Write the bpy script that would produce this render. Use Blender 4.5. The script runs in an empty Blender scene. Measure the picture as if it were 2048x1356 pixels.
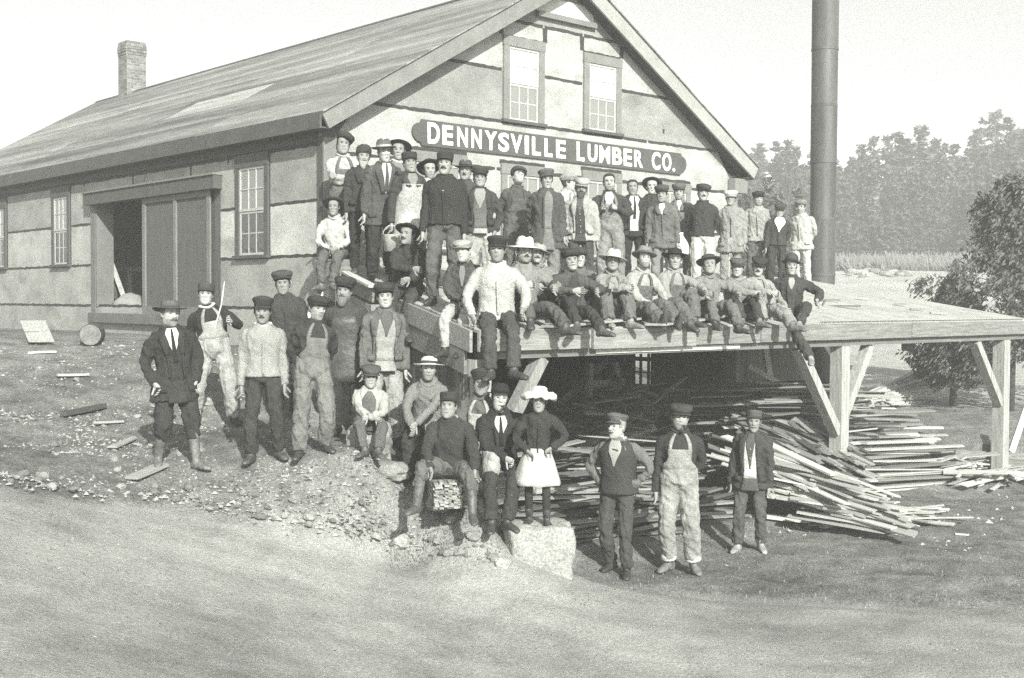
import bpy, bmesh, math, random
import numpy as np
from mathutils import Vector, Matrix, Euler, noise
from mathutils.bvhtree import BVHTree

random.seed(7)
rng = np.random.default_rng(7)
S = bpy.context.scene
COL = S.collection

# ------------------------------------------------------------------ camera
KF = 2419.0                       # focal length in photograph pixels (2048 wide)
CAMZ = 3.0
cam_d = bpy.data.cameras.new('camera')
cam = bpy.data.objects.new('camera', cam_d)
COL.objects.link(cam)
cam_d.sensor_width = 36.0
cam_d.lens = 36.0 * KF / 2048.0
cam_d.clip_start = 0.1
cam_d.clip_end = 3000
CM = Matrix.Rotation(math.radians(90 - 1.79), 3, 'X') @ Matrix.Rotation(math.radians(0.27), 3, 'Z')
cam.matrix_world = Matrix.Translation((0, 0, CAMZ)) @ CM.to_4x4()
S.camera = cam

# ------------------------------------------------------------------ sky, sun, exposure
SUN_EL = math.radians(28.0)
SUN_AZ = math.radians(18.0)       # towards the camera's right, from behind it
sdir = Vector((math.sin(SUN_AZ) * math.cos(SUN_EL), -math.cos(SUN_AZ) * math.cos(SUN_EL), math.sin(SUN_EL)))
world = bpy.data.worlds.new('World')
S.world = world
world.use_nodes = True
nt = world.node_tree
nt.nodes.clear()
sky = nt.nodes.new('ShaderNodeTexSky')
sky.sky_type = 'NISHITA'
sky.sun_disc = False
sky.sun_elevation = SUN_EL
sky.sun_rotation = math.atan2(sdir.x, sdir.y)
sky.air_density = 1.0
sky.dust_density = 2.0
bw = nt.nodes.new('ShaderNodeRGBToBW')
tint = nt.nodes.new('ShaderNodeMix'); tint.data_type = 'RGBA'; tint.blend_type = 'MULTIPLY'
tint.inputs[0].default_value = 1.0
tint.inputs[7].default_value = (0.99, 1.0, 0.975, 1)
bg = nt.nodes.new('ShaderNodeBackground')
bg.inputs[1].default_value = 0.118
wo = nt.nodes.new('ShaderNodeOutputWorld')
nt.links.new(sky.outputs[0], bw.inputs[0])
nt.links.new(bw.outputs[0], tint.inputs[6])
nt.links.new(tint.outputs[2], bg.inputs[0])
nt.links.new(bg.outputs[0], wo.inputs[0])
sun_d = bpy.data.lights.new('sun', 'SUN')
sun_d.energy = 5.0
sun_d.angle = math.radians(0.6)
sun_d.color = (1.0, 0.99, 0.95)
sun = bpy.data.objects.new('sun', sun_d)
COL.objects.link(sun)
sun.rotation_euler = sdir.to_track_quat('Z', 'Y').to_euler()
sun.location = (20, -30, 40)
S.view_settings.view_transform = 'Standard'
S.view_settings.look = 'None'
S.view_settings.gamma = 1.0
S.view_settings.use_curve_mapping = False
S.view_settings.exposure = 0.85
S.cycles.use_denoising = False
S.cycles.use_adaptive_sampling = True
S.cycles.adaptive_threshold = 0.03
S.cycles.adaptive_min_samples = 24
S.cycles.max_bounces = 5
S.cycles.diffuse_bounces = 3
S.cycles.glossy_bounces = 2
S.cycles.transmission_bounces = 2
S.cycles.volume_bounces = 1
S.cycles.transparent_max_bounces = 8

# ------------------------------------------------------------------ photograph pixel -> world
CP = Vector((0, 0, CAMZ))
def ray(px, py):
    return CM @ Vector(((px - 1024) / KF, -(py - 678) / KF, -1.0))
def P(px, py, Y):
    d = ray(px, py)
    return CP + d * (Y / d.y)
def proj(p):
    q = CM.transposed() @ (Vector(p) - CP)
    return 1024 + KF * q.x / -q.z, 678 - KF * q.y / -q.z
U = ray(3680, 614); U.z = 0; U.normalize()
V = Vector((-U.y, U.x, 0))
B0 = P(648, 500, 17.5); B0.z = 0
BROT = math.atan2(U.y, U.x)
def W(t, s, z=0.0):
    return B0 + U * t + V * s + Vector((0, 0, z))
def Lc(p):
    q = Vector(p) - B0
    return q.dot(U), q.dot(V), p[2]
def onplane(px, py, s=None, t=None):
    d = ray(px, py)
    k = ((B0 - CP).dot(V) + s) / d.dot(V) if s is not None else ((B0 - CP).dot(U) + t) / d.dot(U)
    return Lc(CP + d * k)

# ------------------------------------------------------------------ materials
def G(v, a=1.0):
    return (v * 0.98, v, v * 0.925, a)
MATS = {}
def mat(name, v, var=0.25, scale=6.0, fine=60.0, finevar=0.12, rough=0.9, stretch=(1, 1, 1), bump=0.3, bscale=None, spec=0.2, coords='Object', spots=None):
    """grey procedural surface: broad patches x fine grain, with relief from the same noises"""
    if name in MATS:
        return MATS[name]
    m = bpy.data.materials.new(name)
    m.use_nodes = True
    n = m.node_tree.nodes; l = m.node_tree.links
    b = n['Principled BSDF']
    b.inputs['Roughness'].default_value = rough
    b.inputs['Specular IOR Level'].default_value = spec
    tc = n.new('ShaderNodeTexCoord')
    mp = n.new('ShaderNodeMapping'); mp.inputs['Scale'].default_value = stretch
    l.new(tc.outputs[coords], mp.inputs[0])
    oi = n.new('ShaderNodeObjectInfo')
    off = n.new('ShaderNodeVectorMath'); off.operation = 'MULTIPLY_ADD'
    cb = n.new('ShaderNodeCombineXYZ')
    for k in range(3): l.new(oi.outputs['Random'], cb.inputs[k])
    off.inputs[1].default_value = (37.0, 53.0, 71.0)
    l.new(cb.outputs[0], off.inputs[0]); l.new(mp.outputs[0], off.inputs[2])
    n1 = n.new('ShaderNodeTexNoise'); n1.inputs['Scale'].default_value = scale; n1.inputs['Detail'].default_value = 5; n1.inputs['Roughness'].default_value = 0.6
    n2 = n.new('ShaderNodeTexNoise'); n2.inputs['Scale'].default_value = fine; n2.inputs['Detail'].default_value = 3
    l.new(off.outputs[0], n1.inputs[0]); l.new(off.outputs[0], n2.inputs[0])
    r1 = n.new('ShaderNodeMapRange'); r1.inputs[1].default_value = 0.3; r1.inputs[2].default_value = 0.7; r1.inputs[3].default_value = 1 - var; r1.inputs[4].default_value = 1 + var
    r2 = n.new('ShaderNodeMapRange'); r2.inputs[1].default_value = 0.3; r2.inputs[2].default_value = 0.7; r2.inputs[3].default_value = 1 - finevar; r2.inputs[4].default_value = 1 + finevar
    l.new(n1.outputs[0], r1.inputs[0]); l.new(n2.outputs[0], r2.inputs[0])
    mu = n.new('ShaderNodeMath'); mu.operation = 'MULTIPLY'
    l.new(r1.outputs[0], mu.inputs[0]); l.new(r2.outputs[0], mu.inputs[1])
    last = mu
    if spots:
        vo = n.new('ShaderNodeTexNoise'); vo.inputs['Scale'].default_value = spots[0]; vo.inputs['Detail'].default_value = 4
        l.new(off.outputs[0], vo.inputs[0])
        rs = n.new('ShaderNodeMapRange'); rs.inputs[1].default_value = spots[1]; rs.inputs[2].default_value = spots[1] + 0.08; rs.inputs[3].default_value = 1.0; rs.inputs[4].default_value = spots[2]
        l.new(vo.outputs[0], rs.inputs[0])
        m2 = n.new('ShaderNodeMath'); m2.operation = 'MULTIPLY'
        l.new(last.outputs[0], m2.inputs[0]); l.new(rs.outputs[0], m2.inputs[1]); last = m2
    sc = n.new('ShaderNodeVectorMath'); sc.operation = 'SCALE'
    sc.inputs[0].default_value = G(v)[:3]
    l.new(last.outputs[0], sc.inputs['Scale'])
    l.new(sc.outputs[0], b.inputs['Base Color'])
    if bump:
        bp = n.new('ShaderNodeBump'); bp.inputs['Strength'].default_value = bump; bp.inputs['Distance'].default_value = 0.02
        nb = n1
        if bscale:
            nb = n.new('ShaderNodeTexNoise'); nb.inputs['Scale'].default_value = bscale; nb.inputs['Detail'].default_value = 4
            l.new(off.outputs[0], nb.inputs[0])
        l.new(nb.outputs[0], bp.inputs['Height']); l.new(bp.outputs[0], b.inputs['Normal'])
    MATS[name] = m
    return m

def cloth(v, kind='wool'):
    v = round(v * (0.78 + 0.22 * min(1, max(0, (v - .08) / .2))), 3)
    k = 'cloth_%s_%s' % (kind, v)
    if kind == 'wool': return mat(k, v, 0.20, 7, 160, 0.25, 0.95, bump=0.9, bscale=18, spec=0.1)
    if kind == 'denim': return mat(k, v, 0.32, 7, 130, 0.22, 0.95, bump=1.0, bscale=20, spec=0.1)
    if kind == 'knit': return mat(k, v, 0.10, 5, 90, 0.20, 1.0, bump=0.7, bscale=60, spec=0.05)
    if kind == 'leather': return mat(k, v, 0.35, 6, 60, 0.2, 0.5, bump=0.5, bscale=20, spec=0.45)
    return mat(k, v, 0.12, 6, 120, 0.15, 0.9, bump=0.5, bscale=15, spec=0.1)
def wood(v, kind='x', var=0.22):
    st = {'x': (0.6, 9, 9), 'y': (9, 0.6, 9), 'z': (9, 9, 0.6)}[kind]
    return mat('wood_%s_%s' % (kind, v), v, var, 3, 14, 0.2, 0.85, stretch=st, bump=0.25)

# ------------------------------------------------------------------ object helpers
def tag(o, label=None, cat=None, group=None, kind=None):
    if label: o['label'] = label
    if cat: o['category'] = cat
    if group: o['group'] = group
    if kind: o['kind'] = kind
    return o
def empty(name, loc, rz=0.0, label=None, cat=None, group=None):
    o = bpy.data.objects.new(name, None)
    o.empty_display_size = 0.2
    COL.objects.link(o)
    o.location = loc
    o.rotation_euler = (0, 0, rz)
    return tag(o, label, cat, group)
def link(name, me, m=None, parent=None, smooth=False):
    if m is not None and not me.materials: me.materials.append(m)
    o = bpy.data.objects.new(name, me)
    COL.objects.link(o)
    if parent: o.parent = parent
    if smooth: me.polygons.foreach_set('use_smooth', [True] * len(me.polygons))
    return o
def mesh(name, v, f):
    me = bpy.data.meshes.new(name)
    me.from_pydata([tuple(p) for p in v], [], f)
    me.update()
    return me
def fixn(me):
    bm = bmesh.new(); bm.from_mesh(me)
    bmesh.ops.recalc_face_normals(bm, faces=bm.faces)
    bm.to_mesh(me); bm.free()
class MB:
    """collects shapes and links them as ONE mesh object"""
    def __init__(s): s.v = []; s.f = []
    def add(s, v, f):
        k = len(s.v); s.v += [tuple(p) for p in v]; s.f += [tuple(i + k for i in q) for q in f]; return s
    def box(s, x0, x1, y0, y1, z0, z1):
        return s.add([(x0, y0, z0), (x1, y0, z0), (x1, y1, z0), (x0, y1, z0), (x0, y0, z1), (x1, y0, z1), (x1, y1, z1), (x0, y1, z1)],
                     [(0, 3, 2, 1), (4, 5, 6, 7), (0, 1, 5, 4), (1, 2, 6, 5), (2, 3, 7, 6), (3, 0, 4, 7)])
    def bar(s, a, b, w, h, up=(0, 0, 1)):
        a = Vector(a); b = Vector(b); d = (b - a).normalized(); up = Vector(up)
        x = d.cross(up)
        if x.length < 1e-4: x = d.cross(Vector((1, 0, 0)))
        x.normalize(); y = x.cross(d)
        q = [a + x * i * w / 2 + y * j * h / 2 for i, j in ((-1, -1), (1, -1), (1, 1), (-1, 1))]
        q += [p + (b - a) for p in q]
        return s.add(q, [(0, 3, 2, 1), (4, 5, 6, 7), (0, 1, 5, 4), (1, 2, 6, 5), (2, 3, 7, 6), (3, 0, 4, 7)])
    def prism(s, poly, fr, c0, c1):
        """poly of (a,b) extruded from c0 to c1 through frame fr(a,b,c)"""
        n = len(poly)
        v = [fr(a, b, c0) for a, b in poly] + [fr(a, b, c1) for a, b in poly]
        f = [tuple(range(n)), tuple(range(2 * n - 1, n - 1, -1))] + [(i, i + n, (i + 1) % n + n, (i + 1) % n) for i in range(n)]
        return s.add(v, f)
    def tube(s, pts, rad, n=8, cap=True):
        pts = [Vector(p) for p in pts]
        if not hasattr(rad, '__len__'): rad = [rad] * len(pts)
        rings = []
        up = Vector((0.13, 0.31, 0.94))
        for i, p in enumerate(pts):
            d = (pts[min(i + 1, len(pts) - 1)] - pts[max(i - 1, 0)]).normalized()
            x = d.cross(up)
            if x.length < 0.1: x = d.cross(Vector((1, 0, 0)))
            x.normalize(); y = d.cross(x)
            rings.append([p + (x * math.cos(2 * math.pi * k / n) + y * math.sin(2 * math.pi * k / n)) * rad[i] for k in range(n)])
        v = [q for r in rings for q in r]
        f = [(i * n + k, i * n + (k + 1) % n, (i + 1) * n + (k + 1) % n, (i + 1) * n + k) for i in range(len(pts) - 1) for k in range(n)]
        if cap: f += [tuple(range(n - 1, -1, -1)), tuple((len(pts) - 1) * n + k for k in range(n))]
        return s.add(v, f)
    def build(s, name, m=None, parent=None, smooth=False, fix=True):
        me = mesh(name, s.v, s.f)
        if fix: fixn(me)
        return link(name, me, m, parent, smooth)
    def mesh(s, name, m=None):
        me = mesh(name, s.v, s.f); fixn(me)
        if m: me.materials.append(m)
        return me
def share(o, parent=None, loc=None, rot=None, scale=None):
    c = o.copy(); COL.objects.link(c)
    if parent is not None: c.parent = parent
    if loc is not None: c.location = loc
    if rot is not None: c.rotation_euler = rot
    if scale is not None: c.scale = scale
    return c
def instance(name, me, parent, loc, rot=(0, 0, 0), scale=(1, 1, 1)):
    o = bpy.data.objects.new(name, me); COL.objects.link(o); o.parent = parent
    o.location = loc; o.rotation_euler = rot; o.scale = scale
    return o
def copy_tree(o):
    c = o.copy(); COL.objects.link(c)
    for ch in list(o.children):
        k = copy_tree(ch); k.parent = c
    return c

# ------------------------------------------------------------------ terrain
def RZ(s): return 2.71 + 0.16 * (s + 5.1)              # shed roof surface
def tleft(s): return 1.53 * max(-5.1, min(0, s)) / 5.1   # left edge of the shed roof
ctl = []
for a in [(0, 1356, 6.6), (512, 1356, 8.2), (1024, 1356, 9.6), (2048, 1356, 9.8), (0, 965, 11.0), (330, 1008, 11.8), (560, 1042, 11.8), (800, 1098, 12.2),
          (1000, 1134, 12.9), (1130, 1154, 13.2), (330, 945, 12.5), (500, 925, 12.8), (620, 915, 12.7), (735, 918, 12.5), (840, 1005, 12.6), (950, 1035, 12.9),
          (400, 850, 15), (560, 848, 14.8), (690, 868, 14.6), (772, 800, 16), (0, 900, 12.5), (150, 800, 15), (1227, 1153, 13.6), (1360, 1146, 13.9), (1490, 1106, 14.8),
          (1680, 989, 17.46), (2010, 976, 20.9), (2048, 1200, 12.5), (1600, 1060, 16), (1800, 830, 25), (1800, 752, 32), (1800, 700, 40), (1750, 605, 52), (1750, 545, 62),
          (1750, 518, 95), (1500, 518, 100), (2048, 518, 100), (2048, 830, 25), (870, 985, 13.1), (800, 900, 14.2), (960, 1042, 12.3), (1000, 1040, 12.5), (1040, 1050, 12.9), (990, 975, 13.0), (1180, 1100, 14.7)]:
    p = P(*a); ctl.append((p.x, p.y, p.z))
for t, s, z in [(0, 5.57, 2.35), (0, 10, 2.24), (0, 13, 2.12), (0, 18.5, 2.0), (-.2, .5, 2.3), (-1.2, -1.2, 1.85), (11, 6, 0.3), (12, 0, 0.0), (6, -3, 0.05), (3, -3, 0.05)]:
    p = W(t, s); ctl.append((p.x, p.y, z))
ctl += [(-30, 40, 3.0), (-20, 60, 4.0), (60, 60, 5.0), (40, 20, -0.4), (0, 150, 11), (100, 200, 15), (-100, 200, 15), (0, 0, 0.6), (-5, 0, 1.7), (5, 0, -0.1), (-12, -20, 2.4),
        (-16, 10, 3.2), (20, -10, -0.5), (10, 8, -0.2), (8, 12, -0.1), (-60, -60, 5), (60, -60, -1), (0, -100, 2), (300, 300, 18), (-300, 300, 18), (0, 420, 22), (420, 0, 6), (-420, 0, 12), (0, -420, 6)]
ctl = np.array(ctl, float)
_d = np.hypot(ctl[:, None, 0] - ctl[None, :, 0], ctl[:, None, 1] - ctl[None, :, 1])
_n = len(ctl)
_A = np.zeros((_n + 1, _n + 1)); _A[:_n, :_n] = -_d - np.eye(_n) * 0.15; _A[:_n, _n] = 1; _A[_n, :_n] = 1
_w = np.linalg.solve(_A, np.concatenate([ctl[:, 2], [0]]))
def smooth01(x): x = np.clip(x, 0, 1); return x * x * (3 - 2 * x)
ROADLINE = [P(-700, 905, 11.0), P(0, 965, 11.0), P(330, 1008, 11.8), P(560, 1042, 11.8), P(800, 1098, 12.2), P(1000, 1134, 12.9), P(1130, 1156, 13.2), P(1500, 1190, 12.9), P(2100, 1225, 12.2), P(3500, 1260, 12)]
_rx = np.array([p.x for p in ROADLINE]); _ry = np.array([p.y for p in ROADLINE])
def gz(x, y):
    x = np.asarray(x, float); y = np.asarray(y, float)
    shp = x.shape; x = x.ravel(); y = y.ravel()
    z = np.full(x.shape, _w[_n])
    for i in range(_n):
        z -= _w[i] * np.sqrt((x - ctl[i, 0]) ** 2 + (y - ctl[i, 1]) ** 2 + 0.04)
    t = (x - B0.x) * U.x + (y - B0.y) * U.y
    s = (x - B0.x) * V.x + (y - B0.y) * V.y
    # the cut under the shed and the basement behind it
    tl = 1.53 * np.clip(s, -5.1, 0) / 5.1
    a = smooth01((t - tl - 0.05 - 1.0 * smooth01((-s - 4.0) / 0.9)) / np.where(s > -0.3, 0.45, 0.9)) * smooth01((s + 5.6) / 0.8) * smooth01((12.5 - t) / 1.0) * smooth01((16 - s) / 1.0)
    z = z * (1 - a) + 0.06 * a
    return z.reshape(shp)
def gz1(x, y): return float(gz(np.array([x]), np.array([y]))[0])
def ground_at(px, py, y0=5.0, y1=60.0):
    """first point of the terrain seen through a photograph pixel"""
    ys = np.linspace(y0, y1, 1400)
    d = ray(px, py)
    xs = d.x / d.y * ys; zs = CAMZ + d.z / d.y * ys
    h = zs - gz(xs, ys)
    i = np.argmax(h < 0) if (h < 0).any() else len(ys) - 1
    return Vector((xs[i], ys[i], float(gz(xs[i:i + 1], ys[i:i + 1])[0])))

def axis(lo, hi, step, far, neg):
    a = list(np.arange(lo, hi + 1e-6, step))
    st = step
    while a[-1] < far: st *= 1.25; a.append(a[-1] + st)
    st = step
    while a[0] > neg: st *= 1.25; a.insert(0, a[0] - st)
    return np.array(a)
gx = axis(-9.5, 11, 0.085, 425, -425); gy = axis(5.5, 24, 0.085, 425, -425)
GX, GY = np.meshgrid(gx, gy)
GZ = gz(GX, GY)
road_edge = np.interp(GX, _rx, _ry)
dist_road = GY - road_edge
near = np.exp(-np.maximum(0, np.hypot(GX, GY - 13) - 12) / 8)
fl = np.array([noise.fractal(Vector((float(a) * 1.1, float(b) * 1.1, 0)), 0.9, 2.0, 5) + 0.55 * noise.noise(Vector((float(a) * 7, float(b) * 7, 3))) for a, b in zip(GX.ravel(), GY.ravel())]).reshape(GX.shape)
rough = np.where(dist_road > 0, 0.032, 0.009) * near + 0.006
rutz = np.array([noise.noise(Vector((float(a) * .35, float(b) * 2.6 + float(a) * .3, 5.0))) for a, b in zip(GX.ravel(), GY.ravel())]).reshape(GX.shape)
GZ = GZ + np.where(dist_road < 0, rutz * .010, 0) * near + fl * rough - 0.05 * np.exp(-(dist_road + 0.15) ** 2 / 0.12) * near
bank = (smooth01((dist_road + 0.25) / 0.4)).ravel()

def ground_mat():
    m = bpy.data.materials.new('ground_dirt'); m.use_nodes = True
    n = m.node_tree.nodes; l = m.node_tree.links; b = n['Principled BSDF']
    b.inputs['Roughness'].default_value = 1.0; b.inputs['Specular IOR Level'].default_value = 0.05
    tc = n.new('ShaderNodeTexCoord')
    def nz(scale, det=6, ro=0.65):
        x = n.new('ShaderNodeTexNoise'); x.inputs['Scale'].default_value = scale; x.inputs['Detail'].default_value = det; x.inputs['Roughness'].default_value = ro
        l.new(tc.outputs['Object'], x.inputs[0]); return x
    def rg(src, a, b_, c, d):
        x = n.new('ShaderNodeMapRange'); x.inputs[1].default_value = a; x.inputs[2].default_value = b_; x.inputs[3].default_value = c; x.inputs[4].default_value = d
        l.new(src, x.inputs[0]); return x.outputs[0]
    def mul(a, c):
        x = n.new('ShaderNodeMath'); x.operation = 'MULTIPLY'; l.new(a, x.inputs[0]); l.new(c, x.inputs[1]); return x.outputs[0]
    big = nz(0.55); mid = nz(3.0); fine = nz(30, 4, 0.8); grit = nz(130, 2)
    at = n.new('ShaderNodeAttribute'); at.attribute_name = 'bank'
    fi = n.new('ShaderNodeAttribute'); fi.attribute_name = 'field'
    road = mul(rg(big.outputs[0], .32, .68, .235, .375), mul(rg(mid.outputs[0], .3, .7, .88, 1.12), rg(fine.outputs[0], .3, .7, .72, 1.28)))
    bk = mul(rg(big.outputs[0], .35, .65, .125, .215), mul(rg(mid.outputs[0], .32, .68, .62, 1.4), rg(fine.outputs[0], .32, .68, .55, 1.5)))
    mpr = n.new('ShaderNodeMapping'); mpr.inputs['Scale'].default_value = (.22, 3.2, 1.0); mpr.inputs['Rotation'].default_value = (0, 0, .12)
    l.new(tc.outputs['Object'], mpr.inputs[0])
    rut = n.new('ShaderNodeTexNoise'); rut.inputs['Scale'].default_value = 1.0; rut.inputs['Detail'].default_value = 4; l.new(mpr.outputs[0], rut.inputs[0])
    blot = nz(1.7, 5, .7)
    road = mul(road, mul(rg(rut.outputs[0], .35, .65, .93, 1.05), rg(blot.outputs[0], .36, .5, .86, 1.03)))
    fd = mul(rg(big.outputs[0], .35, .65, .36, .46), rg(mid.outputs[0], .3, .7, .8, 1.2))
    mx = n.new('ShaderNodeMix'); l.new(at.outputs['Fac'], mx.inputs[0]); l.new(road, mx.inputs[2]); l.new(bk, mx.inputs[3])
    mx2 = n.new('ShaderNodeMix'); l.new(fi.outputs['Fac'], mx2.inputs[0]); l.new(mx.outputs[0], mx2.inputs[2]); l.new(fd, mx2.inputs[3])
    fin = mul(mx2.outputs[0], rg(grit.outputs[0], .3, .7, .62, 1.38))
    sc = n.new('ShaderNodeVectorMath'); sc.operation = 'SCALE'; sc.inputs[0].default_value = (0.98, 1, 0.93)
    l.new(fin, sc.inputs['Scale']); l.new(sc.outputs[0], b.inputs['Base Color'])
    bp = n.new('ShaderNodeBump'); bp.inputs['Strength'].default_value = 0.7; bp.inputs['Distance'].default_value = 0.03
    l.new(fine.outputs[0], bp.inputs['Height']); l.new(bp.outputs[0], b.inputs['Normal'])
    return m
GM = ground_mat()
nx, ny = len(gx), len(gy)
idx = np.arange(nx * ny).reshape(ny, nx)
quads = np.stack([idx[:-1, :-1], idx[:-1, 1:], idx[1:, 1:], idx[1:, :-1]], -1).reshape(-1, 4)
verts = np.stack([GX, GY, GZ], -1).reshape(-1, 3)
field = np.maximum(smooth01((GY.ravel() - 33) / 8), smooth01((GY.ravel() - 25) / 4) * smooth01((GX.ravel() - 6) / 2))
isroad = (dist_road.ravel()[quads].mean(1) < 0) & (np.abs(verts[quads][:, :, 0].mean(1)) < 60) & (verts[quads][:, :, 1].mean(1) > -40)
def sheet(name, q):
    used, inv = np.unique(q, return_inverse=True)
    inv = inv.reshape(q.shape)
    me = bpy.data.meshes.new(name)
    me.vertices.add(len(used)); me.vertices.foreach_set('co', verts[used].ravel())
    me.loops.add(inv.size); me.loops.foreach_set('vertex_index', inv.ravel().astype(np.int32))
    me.polygons.add(len(inv)); me.polygons.foreach_set('loop_start', np.arange(0, inv.size, 4, dtype=np.int32)); me.polygons.foreach_set('loop_total', np.full(len(inv), 4, dtype=np.int32))
    me.polygons.foreach_set('use_smooth', np.ones(len(inv), bool))
    for nm, dat in (('bank', bank), ('field', field)):
        a = me.attributes.new(nm, 'FLOAT', 'POINT'); a.data.foreach_set('value', dat[used].astype(np.float32))
    me.update(); me.validate()
    o = link(name, me, GM)
    return tag(o, kind='structure')
sheet('ground', quads[~isroad])
sheet('road', quads[isroad])
# ------------------------------------------------------------------ mill building
mill = empty('mill_building', B0, BROT, 'large gabled wooden mill clad in tar paper sheets with dark seams', 'building')
def fg(a, b, c): return (a, -c, b)        # gable wall frame: along, up, outwards
def fs(a, b, c): return (-c, a, b)        # long wall frame
def fbox(mb, fr, a0, a1, b0, b1, c0, c1):
    return mb.prism([(a0, b0), (a1, b0), (a1, b1), (a0, b1)], fr, c0, c1)
GW, LEN = 9.65, 18.5
EZ, RZT = 5.66, 8.62                      # eave and ridge heights of the roof top
SLP = (RZT - EZ) / (GW / 2 + 0.25)
def roof_z(t): return EZ + SLP * (t + 0.25) if t < GW / 2 else EZ + SLP * (GW + 0.25 - t)
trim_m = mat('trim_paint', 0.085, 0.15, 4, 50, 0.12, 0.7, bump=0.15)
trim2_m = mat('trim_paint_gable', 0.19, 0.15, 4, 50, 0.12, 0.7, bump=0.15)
tar_m = mat('tar_seam_or_shade', 0.045, 0.2, 8, 60, 0.15, 0.7)
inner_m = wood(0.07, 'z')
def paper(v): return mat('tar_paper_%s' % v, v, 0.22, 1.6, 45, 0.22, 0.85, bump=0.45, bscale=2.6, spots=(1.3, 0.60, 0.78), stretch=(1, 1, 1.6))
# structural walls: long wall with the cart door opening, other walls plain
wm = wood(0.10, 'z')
DO0, DO1, DZ0, DZ1 = 5.66, 7.78, 2.86, 4.84
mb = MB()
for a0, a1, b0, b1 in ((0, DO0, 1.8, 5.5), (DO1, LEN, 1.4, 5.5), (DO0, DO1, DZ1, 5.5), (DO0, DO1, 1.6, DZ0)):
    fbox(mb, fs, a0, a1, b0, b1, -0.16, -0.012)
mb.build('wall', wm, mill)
mb = MB()
mb.prism([(0.16, 2.6), (GW - 0.16, 2.6), (GW - 0.16, 5.5), (GW / 2, 8.4), (0.16, 5.5)], fg, -0.16, -0.012)
mb.build('wall', wm, mill)
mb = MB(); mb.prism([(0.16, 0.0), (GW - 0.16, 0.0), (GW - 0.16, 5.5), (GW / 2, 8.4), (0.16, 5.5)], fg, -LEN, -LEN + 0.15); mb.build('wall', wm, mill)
# right wall with a window opening seen from the loading floor
wA = onplane(284, 468, t=GW); wB = onplane(299, 546, t=GW)
mb = MB()
y0w, y1w = min(wA[1], wB[1]) - 0.5, max(wA[1], wB[1]) + 0.5
bq = sorted((onplane(1271, 740, t=GW)[1], onplane(1318, 740, t=GW)[1])); bz0 = onplane(1295, 771, t=GW)[2]; bz1 = 2.35
for s0, s1, z0, z1 in ((0, y0w, 2.6, 5.5), (y1w, LEN - 0.16, 2.6, 5.5), (y0w, y1w, 2.6, 3.5), (y0w, y1w, 4.6, 5.5), (0, bq[0], -.1, 2.6), (bq[1], LEN - .16, -.1, 2.6), (*bq, -.1, bz0), (*bq, bz1, 2.6)):
    mb.box(GW - 0.15, GW, s0, s1, z0, z1)
mb.build('wall', wm, mill)
mb = MB()
for k in range(4): mb.box(GW - .10, GW - .06, bq[0] + (bq[1] - bq[0]) * k / 3 - .025, bq[0] + (bq[1] - bq[0]) * k / 3 + .025, bz0, bz1)
for k, hh in ((0, .03), (1, .016), (2, .045), (3, .016), (4, .03)): mb.box(GW - .097, GW - .063, *bq, bz0 + (bz1 - bz0) * k / 4 - hh, bz0 + (bz1 - bz0) * k / 4 + hh)
mb.build('window', inner_m, mill)
print('basement window', bq, bz0, bz1)
mb = MB()
for k in range(1, 4): mb.box(GW - 0.09, GW - 0.05, y0w + (y1w - y0w) * k / 4 - 0.02, y0w + (y1w - y0w) * k / 4 + 0.02, 3.5, 4.6)
mb.box(GW - 0.095, GW - 0.055, y0w, y1w, 4.03, 4.07)
w = mb.build('window', trim_m, mill)
# floor of the main room, basement walls
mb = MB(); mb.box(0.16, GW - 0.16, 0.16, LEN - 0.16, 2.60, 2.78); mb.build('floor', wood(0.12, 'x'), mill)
# basement: left retaining wall, back wall, and a window in the right wall
BS = 8.0
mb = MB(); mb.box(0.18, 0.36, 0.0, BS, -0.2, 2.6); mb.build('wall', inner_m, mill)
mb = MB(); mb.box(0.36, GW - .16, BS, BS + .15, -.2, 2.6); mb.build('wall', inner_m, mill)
bw0 = onplane(1271, 705, t=GW); bw1 = onplane(1318, 771, t=GW)
# gable wall below the floor on the right: vertical plank boards and posts, the wing beyond the corner
wing0 = onplane(1462, 760, s=0)[0]
mb = MB(); mb.box(wing0 - .14, wing0, 0.0, 0.16, -0.1, 2.6); mb.build('corner_post', wood(0.25, 'z'), mill)
tw = wing0
k = 0
while tw < 12.1:
    wd = 0.24 + 0.1 * random.random()
    mb = MB(); mb.box(tw + .006, tw + wd, -0.022 - 0.006 * random.random(), 0.02, -0.1, RZ(0) - 0.13)
    mb.build('plank', wood(random.choice((0.16, 0.19, 0.22)), 'z', 0.35), mill)
    tw += wd
mb = MB(); tj = onplane(1537, 740, s=0)[0]; mb.box(tj - .05, tj + .05, -0.075, -0.03, -0.1, RZ(0) - 0.14); mb.build('batten', wood(0.08, 'z'), mill)
mb = MB(); mb.box(GW + 0.02, 12.05, 0.03, 2.2, -0.1, 2.9); mb.prism([(GW + 0.02, 2.9), (12.05, 2.9), (12.05, 3.3), (GW + .02, 3.5)], fg, -2.2, -0.03); mb.build('wing_wall', wood(0.16, 'z'), mill)

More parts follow.
